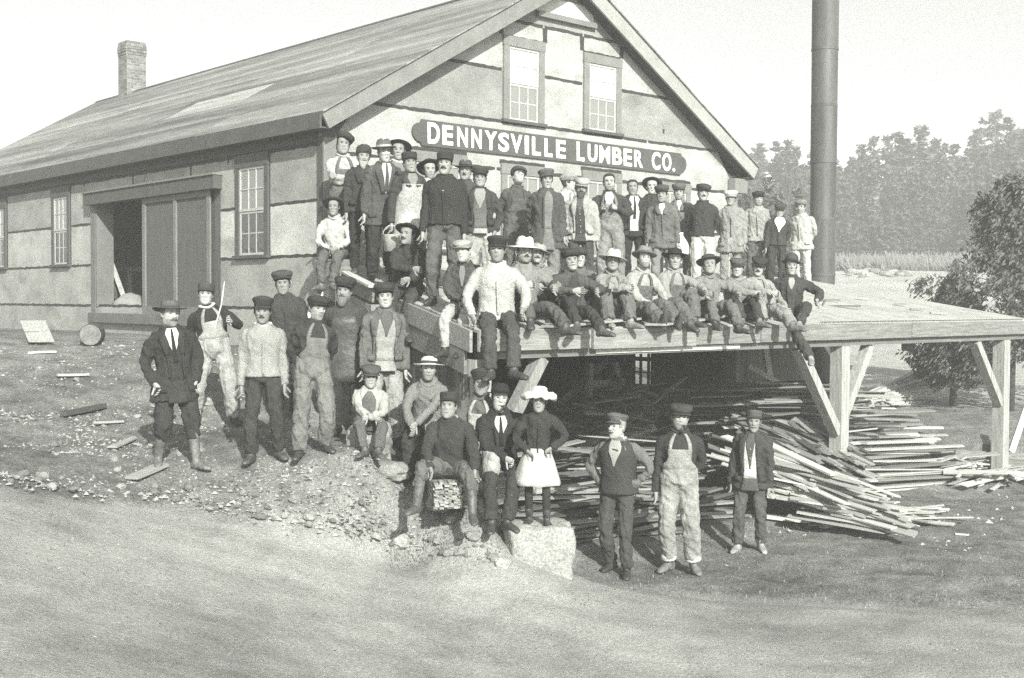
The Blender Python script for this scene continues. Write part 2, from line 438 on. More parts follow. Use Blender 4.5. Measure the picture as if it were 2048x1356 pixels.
# paper sheets and tar seams -------------------------------------------------
def seam(fr, a0, a1, b, horizontal=True, w=0.042):
    mb = MB(); n = max(3, int(abs(a1 - a0) / 0.09)); poly = []
    top = [(a0 + (a1 - a0) * i / n, b + w / 2 + random.uniform(-.008, .010)) for i in range(n + 1)]
    bot = [(a0 + (a1 - a0) * i / n, b - w / 2 + random.uniform(-.010, .008)) for i in range(n + 1)]
    if not horizontal: top = [(q, p) for p, q in top]; bot = [(q, p) for p, q in bot]
    for i in range(n):
        mb.prism([bot[i], bot[i + 1], top[i + 1], top[i]], fr, 0.008, 0.0115)
    mb.build('tar_seam_or_shade', tar_m, mill)
def sheetp(fr, poly, v, c=0.0):
    mb = MB(); mb.prism(poly, fr, -0.012 + c, 0.006 + c + random.uniform(0, .0015)); mb.build('paper_sheet', paper(v), mill)
# long wall: rows between seams, broken at the openings
rows = [(5.45, 4.455, 0.30), (4.455, 3.66, 0.42), (3.66, 2.88, 0.30), (2.88, 1.7, 0.29)]
opens = [(1.46, 2.50, 3.66, 5.40), (DO0 - .12, 7.96, 2.6, 5.03), (3.0, DO0, 2.6, 4.98), (9.0, 9.95, 3.66, 5.40), (12.45, 13.5, 3.66, 5.40), (15.6, 16.6, 3.66, 5.4)]
for z1, z0, v in rows:
    cuts = sorted([(o[0], o[1]) for o in opens if o[2] < z0 + .3 and o[3] > z1 - .5])
    a = 0.05; spans = []
    for c0, c1 in cuts:
        if c0 > a: spans.append((a, c0))
        a = max(a, c1)
    spans.append((a, LEN))
    for k, (s0, s1) in enumerate(spans):
        if s1 - s0 < .05: continue
        vv = v * random.choice((0.92, 1.0, 1.06, 1.1))
        if z1 > 5 and s0 < 1: vv = 0.27
        sheetp(fs, [(s0, z0), (s1, z0), (s1, z1), (s0, z1)], round(vv, 3))
        if z1 < 5.4: seam(fs, s0, s1, z1)
mb = MB()
fbox(mb, fs, 3.0, 8.0, 5.03, 5.25, -.012, .006); mb.build('paper_sheet', paper(0.33), mill)
for q in (2.75, 4.0, 6.2, 8.35, 9.0, 9.95): seam(fs, 5.03 if 3 < q < 8 else 5.2, 5.33, q, False, .05)
seam(fs, 0.1, LEN, 5.27, True, .05)  # dark strip along the wall top, painting in the frieze board's shadow line
# gable sheets
def clip_row(z0, z1, a0, a1):
    """polygon of a sheet row clipped by the rakes"""
    k = 0.06
    def lim(z): d = (z - (EZ - .2)) / SLP; return -0.25 + d + k, GW + 0.25 - d - k
    l0, r0 = lim(z0); l1, r1 = lim(z1)
    pts = []
    x0b, x0t = max(a0, l0), max(a0, l1); x1b, x1t = min(a1, r0), min(a1, r1)
    if x1b <= x0b: return None
    if x0t >= x1t: m = (x0t + x1t) / 2; return [(x0b, z0), (x1b, z0), (m, z1)]
    return [(x0b, z0), (x1b, z0), (x1t, z1), (x0t, z1)]
UW = [(3.44, 4.36, 5.93, 7.33), (5.31, 6.26, 5.95, 7.31)]
grows = [(2.78, 3.47, [(0.02, GW, 0.33)]), (3.47, 4.33, [(0.02, GW, 0.33)]), (4.33, 5.15, [(0.02, 3.3, 0.33), (3.3, 7.4, 0.33), (7.4, GW, 0.34)]),
         (5.15, 5.93, [(0.02, 4.0, 0.35), (4.0, 7.0, 0.35), (7.0, GW, 0.35)]), (5.93, 6.77, [(0.02, 3.44, 0.23), (4.36, 5.31, 0.35), (6.26, GW, 0.25)]),
         (6.77, 7.6, [(0.02, 3.44, 0.35), (4.36, 5.31, 0.35), (6.26, GW, 0.35)]), (7.33, 7.6, [(3.44, 4.36, 0.35), (5.31, 6.26, 0.35)]), (7.6, 8.36, [(0.02, GW, 0.27)])]
for z0, z1, cols in grows:
    for a0, a1, v in cols:
        pl = clip_row(z0, z1, a0, a1)
        if pl: sheetp(fg, pl, v)
        if z1 in (5.15, 5.93, 6.77, 7.6, 4.33) and pl and len(pl) == 4: seam(fg, pl[3][0] + .02, pl[2][0] - .02, z1, True, .05)
for a in (3.40, 4.39, 5.28, 6.29): seam(fg, 7.34, 7.58, a, False, .10)
seam(fg, 6.12, 6.2, 7.45, False, .05)
for a, b in ((3.44, 4.36), (5.31, 6.26)): seam(fg, a, b, 7.33, True, .04)
# corner boards
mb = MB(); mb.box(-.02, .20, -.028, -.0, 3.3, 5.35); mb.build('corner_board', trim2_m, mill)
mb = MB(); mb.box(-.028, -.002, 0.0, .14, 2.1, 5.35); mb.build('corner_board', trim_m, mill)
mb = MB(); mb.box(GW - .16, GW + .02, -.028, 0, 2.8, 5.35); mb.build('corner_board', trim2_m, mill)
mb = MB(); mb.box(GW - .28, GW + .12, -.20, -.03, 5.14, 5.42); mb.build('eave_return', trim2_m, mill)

# roof --------------------------------------------------------------------------
roof_o = empty('roof', (0, 0, 0)); roof_o.parent = mill
def slope_pt(side, d, y, h):
    """d metres down from the ridge along the slope, h above it"""
    c = 1 / math.sqrt(1 + SLP * SLP); t = GW / 2 - side * d * c
    return (t - side * h * SLP * c, y, RZT - d * c * SLP + h * c)
SL = (GW / 2 + .25) * math.sqrt(1 + SLP * SLP)
def slab(name, m, side, d0, d1, y0, y1, h0, h1):
    mb = MB(); mb.add([slope_pt(side, d, y, h) for h in (h0, h1) for d, y in ((d0, y0), (d1, y0), (d1, y1), (d0, y1))],
                      [(0, 3, 2, 1), (4, 5, 6, 7), (0, 1, 5, 4), (1, 2, 6, 5), (2, 3, 7, 6), (3, 0, 4, 7)])
    return mb.build(name, m, roof_o)
for side in (1, -1):
    slab('deck', wood(0.06 if side < 0 else .12, 'x'), side, 0.0, SL - .03, -.30, LEN + .3, -.07, -.012)
nrow = 7
for side in (1, -1):
    for r in range(nrow):
        d0 = SL * r / nrow; d1 = SL * (r + 1) / nrow + .05
        ys = [-.34] + sorted(random.uniform(2, LEN - 2) for _ in range(2)) + [LEN + .32]
        for k in range(3):
            v = random.choice((0.17, 0.19, 0.21, 0.24)) * (1.25 if r in (2, 4) and k == 1 else 1)
            m = mat('roof_felt_%.2f' % v, v, 0.55, 0.5, 9, 0.3, 0.8, stretch=(4.5, 0.28, 4.5), bump=0.15)
            slab('roofing_strip', m, side, d0, min(d1, SL + .02), ys[k] - .04, ys[k + 1], 0.0 - .010 + .004 * (r % 2) + .003 * k, .010 + .006 * (nrow - r) / nrow + .004 * (k % 2))
mb = MB(); mb.add([slope_pt(1, -.0, -.35, .035), slope_pt(1, .14, -.35, .03), slope_pt(1, .14, LEN + .33, .03), slope_pt(1, 0, LEN + .33, .035)], [(0, 1, 2, 3)])
mb.add([slope_pt(-1, -.0, -.35, .035), slope_pt(-1, .14, -.35, .03), slope_pt(-1, .14, LEN + .33, .03), slope_pt(-1, 0, LEN + .33, .035)], [(3, 2, 1, 0)])
mb.build('ridge_cap', trim_m, roof_o)
# eave fascia + soffit, frieze, rake fascia + soffits
for x0, x1, xs in ((-.27, -.235, (-.235, -.005)), (GW + .235, GW + .27, (GW + .005, GW + .235))):
    mb = MB(); mb.box(x0, x1, -.30, LEN + .3, EZ - .235, EZ - .01); mb.build('fascia', trim_m, mill)
    mb = MB(); mb.box(xs[0], xs[1], -.27, LEN + .28, EZ - .225, EZ - .205); mb.build('soffit', trim_m, mill)
mb = MB(); mb.box(-.03, -.004, .14, LEN, 5.30, EZ - .226); mb.build('frieze_board', trim_m, mill)
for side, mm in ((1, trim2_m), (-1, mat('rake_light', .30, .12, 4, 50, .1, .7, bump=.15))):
    mb = MB(); mb.add([slope_pt(side, d, y, h) for h in (-.26, -.012) for d, y in ((0.0, -.345), (SL + .02, -.345), (SL + .02, -.30), (0.0, -.30))],
                      [(0, 3, 2, 1), (4, 5, 6, 7), (0, 1, 5, 4), (1, 2, 6, 5), (2, 3, 7, 6), (3, 0, 4, 7)])
    mb.build('rake_board', mm, mill)
    mb = MB(); mb.add([slope_pt(side, d, y, h) for h in (-.21, -.19) for d, y in ((0.03, -.298), (SL - .1, -.298), (SL - .1, -.008), (0.03, -.008))],
                      [(0, 3, 2, 1), (4, 5, 6, 7), (0, 1, 5, 4), (1, 2, 6, 5), (2, 3, 7, 6), (3, 0, 4, 7)])
    mb.build('soffit', mat('soffit_dark', .035, .2, 4, 40, .1, .9), mill)
# hatch at the apex with its sill board
h0 = onplane(1073, 20, s=-.04); h1 = onplane(1190, 40, s=-.04)
mb = MB(); mb.box(h0[0], h1[0], -.10, -.012, h0[2] - .10, h0[2] - .01); mb.build('hatch_sill', trim2_m, mill)
mb = MB(); mb.box(h0[0] + .02, h1[0] - .02, -.03, -.012, h0[2] - .004, h0[2] + .26); mb.build('hatch_door', paper(0.6), mill)

# windows -------------------------------------------------------------------------
glass_dark = None
def glass(name, v, mix):
    m = bpy.data.materials.new(name); m.use_nodes = True
    b = m.node_tree.nodes['Principled BSDF']
    b.inputs['Base Color'].default_value = G(v); b.inputs['Roughness'].default_value = 0.08
    b.inputs['Specular IOR Level'].default_value = mix
    n = m.node_tree.nodes; l = m.node_tree.links
    tx = n.new('ShaderNodeTexNoise'); tx.inputs['Scale'].default_value = 3.0
    bp = n.new('ShaderNodeBump'); bp.inputs['Strength'].default_value = 0.12; bp.inputs['Distance'].default_value = 0.05
    l.new(tx.outputs[0], bp.inputs['Height']); l.new(bp.outputs[0], b.inputs['Normal'])
    return m
gl_dark = glass('window_glass', 0.05, 0.9)
gl_mid = glass('window_glass_grey', 0.22, 0.6)  # paler grey glass, less reflective
white_pane_m = mat('white_pane', 0.60, 0.06, 3, 40, 0.05, 0.8)  # even white colour of the upper gable panes
lite_m = mat('sash_paint', 0.42, 0.1, 4, 40, 0.1, 0.6)
def window(fr, a0, a1, b0, b1, cols, rt, rb, casing, sash_m, glt, glb, cw=0.10, head=0.14, cat_part='window', zsplit=None):
    w = empty('window', (0, 0, 0)); w.parent = mill
    c0 = 0.0115
    mb = MB()
    fbox(mb, fr, a0, a0 + cw, b0, b1 - head, c0, .045); mb.build('casing', casing, w)
    mb = MB(); fbox(mb, fr, a1 - cw, a1, b0, b1 - head, c0, .045); mb.build('casing', casing, w)
    mb = MB(); fbox(mb, fr, a0 - .012, a1 + .012, b1 - head, b1, c0, .052); mb.build('head_board', casing, w)
    mb = MB(); fbox(mb, fr, a0 - .03, a1 + .03, b0 - .05, b0, c0, .085); mb.build('sill', trim_m, w)
    i0, i1, j0, j1 = a0 + cw, a1 - cw, b0, b1 - head
    mid = j0 + (j1 - j0) * (zsplit or 0.5)
    st = .04
    for (z0, z1, rws, gl, cc) in ((mid, j1, rt, glt, .030), (j0, mid, rb, glb, .022)):
        mb = MB()
        fbox(mb, fr, i0, i0 + st, z0, z1, c0, cc); fbox(mb, fr, i1 - st, i1, z0, z1, c0, cc)
        fbox(mb, fr, i0 + st, i1 - st, z1 - st, z1, c0, cc); fbox(mb, fr, i0 + st, i1 - st, z0, z0 + st, c0, cc + (.004 if z0 == mid else 0))
        mb.build('sash', sash_m, w)
        p0, p1, q0, q1 = i0 + st, i1 - st, z0 + st, z1 - st
        mbm = MB(); g = .011
        for k in range(1, cols): x = p0 + (p1 - p0) * k / cols; fbox(mbm, fr, x - g, x + g, q0, q1, c0 + .001, cc - .002)
        for k in range(1, rws): z = q0 + (q1 - q0) * k / rws; fbox(mbm, fr, p0, p1, z - g * .8, z + g * .8, c0 + .001, cc - .004)
        if cols > 1 or rws > 1: mbm.build('muntin', sash_m, w)
        for i in range(cols):
            for j in range(rws):
                mb = MB()
                e = .004
                fbox(mb, fr, p0 + (p1 - p0) * i / cols + e, p0 + (p1 - p0) * (i + 1) / cols - e, q0 + (q1 - q0) * j / rws + e, q0 + (q1 - q0) * (j + 1) / rws - e, .007, .0135 + .001 * random.random())
                mb.build('pane', gl, w)
    return w
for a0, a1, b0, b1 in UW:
    window(fg, a0, a1, b0 + .04, b1, 3, 2, 2, trim2_m, lite_m, white_pane_m, gl_mid, 0.13, 0.16)
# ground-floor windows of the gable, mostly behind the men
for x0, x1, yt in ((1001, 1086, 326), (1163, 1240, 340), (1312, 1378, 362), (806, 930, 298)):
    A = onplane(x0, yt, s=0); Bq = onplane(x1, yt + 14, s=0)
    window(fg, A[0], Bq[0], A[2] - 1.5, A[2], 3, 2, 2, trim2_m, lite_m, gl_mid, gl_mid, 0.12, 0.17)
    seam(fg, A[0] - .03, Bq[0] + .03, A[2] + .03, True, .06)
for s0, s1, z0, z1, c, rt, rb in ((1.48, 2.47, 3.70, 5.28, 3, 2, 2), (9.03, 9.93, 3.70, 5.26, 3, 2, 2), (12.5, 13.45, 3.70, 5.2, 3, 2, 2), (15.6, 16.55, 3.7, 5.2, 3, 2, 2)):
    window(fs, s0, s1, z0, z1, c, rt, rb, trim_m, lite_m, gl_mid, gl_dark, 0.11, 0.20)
# sliding cart door
door = empty('sliding_door', (0, 0, 0)); door.parent = mill
dm = mat('door_boards', 0.10, 0.15, 3, 40, 0.15, 0.85, stretch=(6, 6, .5), bump=.2)
d0, d1 = 3.22, DO0 + .03
for k in range(2):
    mb = MB(); a = d0 + .1 + (d1 - d0 - .2) * k / 2; fbox(mb, fs, a, a + (d1 - d0 - .2) / 2, 2.78, 4.78, .03, .055); mb.build('door_panel', dm, door)
for a0, a1 in ((d0, d0 + .11), (d1 - .11, d1), ((d0 + d1) / 2 - .05, (d0 + d1) / 2 + .05)):
    mb = MB(); fbox(mb, fs, a0, a1, 2.74, 4.80, .0555, .085); mb.build('stile', mat('door_stile', 0.17, .12, 3, 40, .12, .8, bump=.2), door)
mb = MB(); fbox(mb, fs, d0 + .11, d1 - .11, 4.70, 4.80, .056, .083); fbox(mb, fs, d0 + .11, d1 - .11, 2.74, 2.88, .056, .083); mb.build('rail', mat('door_stile', .17), door)
mb = MB(); fbox(mb, fs, 2.94, 8.05, 4.80, 5.02, .012, .17); mb.build('door_track_box', trim_m, mill)
mb = MB(); fbox(mb, fs, 2.92, 8.07, 5.02, 5.05, .012, .20); mb.build('track_cap', trim2_m, mill)
mb = MB(); fbox(mb, fs, DO1, DO1 + .20, 2.62, 4.80, .012, .05); mb.build('door_jamb', mat('jamb_paint', .15, .15, 4, 40, .1, .8), mill)
mb = MB(); fbox(mb, fs, DO1 - .05, DO1, 2.86, 4.84, -.30, .04); mb.build('door_reveal', mat('jamb_paint', .15), mill)
mb = MB(); fbox(mb, fs, DO0 - 2.4, DO1 + .22, 2.56, 2.74, .012, .11); mb.build('door_sill', mat('sill_wood', .14, .2, 3, 40, .15, .8), mill)

# chimney ------------------------------------------------------------------------
chim = empty('chimney', (GW / 2, 0, 0)); chim.parent = mill
cq = [onplane(x, 150, t=GW / 2)[1] for x in (238, 281)]
cs = 16.6
br_m = [mat('brick_%d' % i, v, .25, 5, 40, .2, .9) for i, v in enumerate((.13, .17, .21))]
mb = MB(); mb.box(-.27, .27, cs - .27, cs + .27, RZT - .5, RZT + 1.28); mb.build('mortar_core', mat('mortar', .34, .15, 6, 40, .15, .95), chim)
bl, bh, bd = .195, .062, .10
mebs = [MB().box(-bl / 2, bl / 2, -.012, .06, -bh / 2, bh / 2).mesh('brick', m) for m in br_m]
mfront = 0; stuff = MB()
for r in range(24):
    z = RZT - .42 + r * .0745
    o = .03 if r in (21, 20) else (.015 if r in (19, 22) else 0)
    o += .0
    for side in range(4):
        ed = [-.27, -.09, .09, .27] if (r + side) % 2 else [-.27, -.18, 0, .18, .27]
        for k in range(len(ed) - 1):
            x = (ed[k] + ed[k + 1]) / 2; ln = ed[k + 1] - ed[k] - .010; hw = .27 + o
            if side in (0, 3):   # faces seen in the photo: the front and the left one
                if side == 0: loc, rz = (x, cs - hw, z), 0
                else: loc, rz = (-hw, cs - x, z), -math.pi / 2
                instance('brick', random.choice(mebs), chim, loc, (0, 0, rz), (ln / bl, .5, 1))
            else:
                if side == 1: stuff.box(x - ln / 2, x + ln / 2, cs + hw - .05, cs + hw + .006, z - bh / 2, z + bh / 2)
                else: stuff.box(hw - .05, hw + .006, cs + x - ln / 2, cs + x + ln / 2, z - bh / 2, z + bh / 2)
tag(stuff.build('brickwork', br_m[1], chim), kind='stuff')

# interior things seen through the cart door
def iw(s, t, z): return W(t, s, z)
# smokestack ------------------------------------------------------------------
sp = P(1644, 560, 26.0)
stack = empty('smokestack', (sp.x, sp.y, 0.0), 0, 'tall riveted iron smokestack rising beyond the right end of the shed roof', 'smokestack')
iron = mat('stack_iron', 0.085, .35, 1.2, 30, .2, .55, stretch=(3, 3, .35), bump=.15, spec=.4)
z = 0.0; k = 0
while z < 12.5:
    mb = MB(); r = .262 + .0016 * z + (.004 if k % 2 else 0)
    mb.tube([(0, 0, z), (0, 0, z + 1.22)], [r, r + .002], 40, False); o = mb.build('iron_course', iron, stack, True)
    mb = MB(); mb.tube([(0, 0, z - .03), (0, 0, z + .03)], [r + .007, r + .007], 40, False); mb.build('seam_band', iron, stack, True)
    z += 1.2; k += 1
# ------------------------------------------------------------------ open shed with the flat roof the men stand on
shed = empty('open_shed', W(0, -5.1, 0), BROT, 'open timber shed with a low pale roof crowded with men, lumber stacked beneath', 'shed')
SD = -5.1
def sl(t, s, z): return (t, s - SD, z)
TR = 11.6
rm = mat('shed_roof_felt', 0.40, .16, 1.2, 30, .18, .85, bump=.3, spots=(2.2, .60, .68))
deckm = wood(0.3, 'x')
nst = 12
for i in range(nst):
    f0, f1 = i / nst, (i + 1) / nst
    def tt(f, s): return tleft(s) + (TR - tleft(s)) * f
    e = .004
    v = []
    for dz in (-.035, .0 + .003 * (i % 2)):
        v += [sl(tt(f0, -5.17) + e, -5.17, RZ(-5.17) + dz), sl(tt(f1, -5.17) - e, -5.17, RZ(-5.17) + dz), sl(tt(f1, -.03) - e, -.03, RZ(-.03) + dz), sl(tt(f0, -.03) + e, -.03, RZ(-.03) + dz)]
    mb = MB(); mb.add(v, [(0, 3, 2, 1), (4, 5, 6, 7), (0, 1, 5, 4), (1, 2, 6, 5), (2, 3, 7, 6), (3, 0, 4, 7)])
    mb.build('roof_sheet', rm, shed)
# roof joists and boards under the sheets
for i in range(15):
    t = -1.0 + i * .88
    sb = -.05 if t > 0 else min(-.05, (t + .1) / .3 - .35)
    mb = MB(); mb.bar(sl(t + .1, -5.05, RZ(-5.05) - .125), sl(t + .1, sb, RZ(sb) - .125), .06, .16); mb.build('joist', wood(.16, 'y'), shed)
# front fascia: separate lengths, some slipped at the left
fm = wood(.20, 'x', .35); fm2 = wood(.24, 'x', .35)
segs = [(-1.53, .15, 2.47, 2.70, 0), (.17, 2.0, 2.46, 2.69, .02), (2.02, 3.35, 2.47, 2.69, 0), (3.37, 7.2, 2.475, 2.70, 0), (7.22, 11.6, 2.475, 2.70, 0)]
for a, b, z0, z1, dy in segs:
    mb = MB(); mb.box(a, b, -.115 - dy, -.08 - dy, z0, z1); mb.build('fascia_board', random.choice((fm, fm2)), shed)
# loose boards lying on the front edge
for a, b, ya, yb, z in ((1.05, 2.9, -.28, .32, 2.742), (1.9, 3.3, -.06, .42, 2.775), (-.6, 1.1, -.22, .12, 2.738)):
    mb = MB(); mb.bar((a, ya, z - .01), (b, yb, z + .06), .26, .025); mb.build('loose_board', wood(.33, 'x'), shed)
# beam
mb = MB(); mb.box(-1.35, 11.35, -.03, .17, 2.38, 2.60); mb.build('front_beam', wood(.17, 'x'), shed)
mb = MB(); mb.box(.3, 3.0, -.05, -.032, 2.40, 2.455); mb.build('beam_strip', wood(.5, 'x'), shed)
# nail heads / battens along the eave right part
nb = MB()
for i in range(60):
    t = 5.0 + i * .105
    nb.box(t - .02, t + .02, .02, .06, RZ(-5.05) + .003, RZ(-5.05) + .012)
tag(nb.build('roof_nails', mat('nail_iron', .05, .2), shed), kind='stuff')
pm = wood(.34, 'z', .3)
def post(px, py, name='post', w=.21, z1=2.38):
    q = onplane(px, py, s=SD)
    mb = MB(); mb.box(q[0] - w / 2, q[0] + w / 2, -.02, w - .02, -.1, z1); mb.build(name, pm, shed)
    return q[0]
t1 = post(1686, 985, w=.20); t2 = post(2008, 974, w=.21); t0 = -1.36
mb = MB(); mb.box(t0 - .12, t0 + .10, .0, .2, .3, 2.38); mb.build('post', pm, shed)
def brace(t, sgn, ln=1.05, drop=1.25, y=.08, m=None):
    mb = MB(); mb.bar((t + sgn * ln, y, 2.37), (t + sgn * .08, y, 2.37 - drop), .13, .15, (0, 1, 0)); mb.build('brace', m or pm, shed)
brace(t1, -1); brace(t1, 1, .75, 1.0); brace(t2, -1, 1.0, 1.1)
brace(t0, 1, .88, 1.15, .06, wood(.24, 'z', .3))
# back-row braces, posts under the wall plate
for t in (wing0 + .35,):
    mb = MB(); mb.bar((t, 4.7, 2.9), (t + .35, 4.55, .9), .07, .12); mb.build('brace', wood(.62, 'z'), shed)
    mb = MB(); mb.bar((t - .25, 4.75, 1.75), (t + .75, 4.2, 1.15), .05, .10); mb.build('brace', wood(.6, 'z'), shed)
mb = MB(); mb.box(t1 + .35, t1 + .55, 2.2, 2.4, 0, 2.9); mb.build('post', wood(.2, 'z'), shed)
mb = MB(); mb.bar((8.2, .5, 2.3), (9.4, 1.2, 2.3), .2, .16); mb.build('brace', wood(.16, 'x'), shed)
# foot block of the right post
mb = MB(); mb.bar((t2 - .02, -.15, .12), (t2 + .25, -.45, -.02), .26, .07); mb.build('foot_block', wood(.6, 'x'), shed)
# left side: rake boards, lower planks, retaining boards, posts
def le(s, z, dx=0): return sl(tleft(s) + dx, s, z)
def sideboard(name, s0, s1, dz0, dz1, m, dx=-.03, th=.04, base=None):
    mb = MB(); v = []
    for d in (0, -th):
        for s, zz in ((s0, dz0), (s1, dz0), (s1, dz1), (s0, dz1)):
            v.append(le(s, (RZ(s) if base is None else base) + zz, dx + d))
    mb.add(v, [(0, 1, 2, 3), (7, 6, 5, 4), (0, 4, 5, 1), (1, 5, 6, 2), (2, 6, 7, 3), (3, 7, 4, 0)])
    mb.build(name, m, shed)
sm = wood(.20, 'x', .3); sm2 = wood(.27, 'x', .3)
sideboard('side_board', -.15, -2.2, -.20, .0, sm)
sideboard('side_board', -.15, -2.6, -.44, -.24, sm2)
sideboard('side_board', -2.9, -5.15, -.24, -.01, sm2, -.04)
sideboard('side_board', -2.8, -5.0, -.50, -.25, sm, -.02)
mb = MB(); mb.bar(le(-.3, RZ(-.3) + .05, -.06), le(-2.3, RZ(-2.3) + .02, -.10), .12, .03); mb.build('edge_rail', wood(.5, 'y'), shed)
# vertical retaining boards under the left edge
for i in range(14):
    s = -5.0 + i * .185
    mb = MB(); a = Vector(le(s, 0, .02)); b = Vector(le(s + .175, 0, .02))
    dd = Vector((-.025 - .008 * random.random(), 0, 0))
    z0, z1 = .3, RZ(s) - .5
    mb.add([(*a.xy, z0), (*b.xy, z0), (*b.xy, z1), (*a.xy, z1)] + [tuple(Vector(p) + dd) for p in ((*a.xy, z0), (*b.xy, z0), (*b.xy, z1), (*a.xy, z1))],
           [(0, 1, 2, 3), (7, 6, 5, 4), (0, 4, 5, 1), (1, 5, 6, 2), (2, 6, 7, 3), (3, 7, 4, 0)])
    mb.build('retaining_board', wood(random.choice((.10, .12, .14)), 'z', .35), shed)
for s, v in ((-2.35, .45), (-.9, .2)):
    mb = MB(); p = le(s, 0, .0); mb.box(p[0] - .09, p[0] + .07, p[1] - .08, p[1] + .08, 1.2, RZ(s) - .2); mb.build('post', wood(v, 'z'), shed)
# two pale planks propped against the corner
for a, b in (((662, 560), (627, 655)), ((640, 590), (610, 660))):
    p = P(a[0], a[1], 16.9); q = P(b[0], b[1], 16.2)
    i = shed.matrix_world
    o = MB(); o.bar(p, q, .11, .03, (0, -1, 0)); o = o.build('plank_prop', wood(.55, 'z'))
    tag(o, 'pale plank propped against the mill corner behind the capped men, %s' % ('longer upper one' if a[0] == 662 else 'shorter lower one'), 'plank', 'planks propped at the mill corner')
# signboard ------------------------------------------------------------------
sign = empty('signboard', W(0, 0, 0), BROT, 'long dark wooden signboard with white painted capital letters on the gable', 'sign')
sg = []
t0s, t1s, z0s, z1s = 1.75, 7.91, 5.385, 5.785
zc = (z0s + z1s) / 2
poly = [(t0s, z0s), (t1s, z0s)]
for k in range(9):
    a = -math.pi / 2 + math.pi * k / 8; poly.append((t1s + .02 + .14 * math.cos(a), zc + .15 * math.sin(a)))
poly += [(t1s, z1s), (t0s, z1s)]
for k in range(9):
    a = math.pi / 2 + math.pi * k / 8; poly.append((t0s - .02 + .16 * math.cos(a), zc + .15 * math.sin(a)))
mb = MB(); mb.prism(poly, fg, .014, .05); mb.build('board', mat('sign_paint', .085, .15, 3, 40, .12, .6), sign)
letters = [('D', 855.3, 879.5, 1), ('E', 885, 906, 0), ('N', 914.6, 935.3, 0), ('N', 943, 963, 0), ('Y', 969.6, 993.7, 0), ('S', 997, 1018, 0), ('V', 1021.4, 1044.3, 0), ('I', 1049.6, 1057.5, 0),
           ('L', 1064, 1081.6, 0), ('L', 1089, 1105, 0), ('E', 1112.4, 1131.3, 0), ('L', 1153.6, 1169, 1), ('U', 1175.7, 1194.5, 0), ('M', 1199, 1220, 0), ('B', 1224.4, 1244.3, 0), ('E', 1247.6, 1264, 0),
           ('R', 1268.6, 1286, 0), ('C', 1304, 1320.6, 1), ('O', 1325, 1342.7, 1), ('.', 1345.5, 1350.5, 0)]
lm = mat('letter_paint', .82, .05, 5, 40, .05, .6)
tmp = []
for ch, x0, x1, big in letters:
    cu = bpy.data.curves.new('letter', 'FONT'); cu.body = ch; cu.size = 1.0; cu.extrude = .01; cu.offset = .030 if ch != '.' else 0; cu.resolution_u = 6
    o = bpy.data.objects.new('letter_tmp', cu); COL.objects.link(o); tmp.append(o)
dg = bpy.context.evaluated_depsgraph_get()
for o, (ch, x0, x1, big) in zip(tmp, letters):
    me = bpy.data.meshes.new_from_object(o.evaluated_get(dg))
    n = len(me.vertices); co = np.zeros(n * 3); me.vertices.foreach_get('co', co); co = co.reshape(-1, 3)
    a0 = onplane(x0, 290, s=-.055)[0]; a1 = onplane(x1, 290, s=-.055)[0]
    zb, zt = (5.432, 5.738) if not big else (5.425, 5.752)
    if ch == '.': zt = zb + .06
    mn, mx = co.min(0), co.max(0)
    q = np.empty_like(co)
    q[:, 0] = a0 + (co[:, 0] - mn[0]) / (mx[0] - mn[0]) * (a1 - a0)
    q[:, 2] = zb + (co[:, 1] - mn[1]) / (mx[1] - mn[1]) * (zt - zb)
    q[:, 1] = -.0505 - (co[:, 2] - mn[2]) / (mx[2] - mn[2]) * .008
    me.vertices.foreach_set('co', q.ravel()); me.materials.clear(); me.update()
    link('letter', me, lm, sign)
for o in tmp: bpy.data.objects.remove(o)
# ------------------------------------------------------------------ people: tools
skin_m = mat('skin', .30, .14, 9, 110, .14, .75, bump=.3, spec=.15)
SKINS = [skin_m, mat('skin_tanned', .25, .14, 9, 110, .14, .75, bump=.3, spec=.15), mat('skin_fair', .35, .14, 9, 110, .14, .75, bump=.3, spec=.15)]
stub_m = mat('skin_stubble', .20, .16, 9, 140, .2, .85, bump=.3, spec=.1)
skind_m = mat('skin_weathered', .28, .09, 9, 90, .1, .7, bump=.2, spec=.25)
eye_m = mat('eye', .03, .05, 9, 60, .05, .35, bump=0)
lip_m = mat('lip', .13, .05, 9, 60, .05, .6, bump=0)
def hairm(v): return mat('hair_%s' % v, v, .25, 8, 120, .3, .8, stretch=(1, 1, .3), bump=.6, bscale=60)
def ring(c, rx, ry, M=None, n=14, sq=0.0, ph=0.0):
    out = []
    for k in range(n):
        a = 2 * math.pi * k / n + ph
        x, y = math.cos(a), math.sin(a)
        if sq:
            r = (abs(x) ** (2 + sq) + abs(y) ** (2 + sq)) ** (-1 / (2 + sq)); x *= r; y *= r
        p = Vector((x * rx, y * ry, 0))
        out.append(Vector(c) + (M @ p if M is not None else p))
    return out
def loft(mb, rings, cap=True):
    n = len(rings[0]); v = [p for r in rings for p in r]
    f = [(i * n + k, i * n + (k + 1) % n, (i + 1) * n + (k + 1) % n, (i + 1) * n + k) for i in range(len(rings) - 1) for k in range(n)]
    if cap: f += [tuple(range(n - 1, -1, -1)), tuple((len(rings) - 1) * n + k for k in range(n))]
    mb.add(v, f)
def frame_along(d, ref=Vector((0, -1, 0))):
    d = d.normalized(); x = ref.cross(d)
    if x.length < .05: x = Vector((1, 0, 0)).cross(d)
    x.normalize(); y = d.cross(x)
    return Matrix((x, y, d)).transposed()
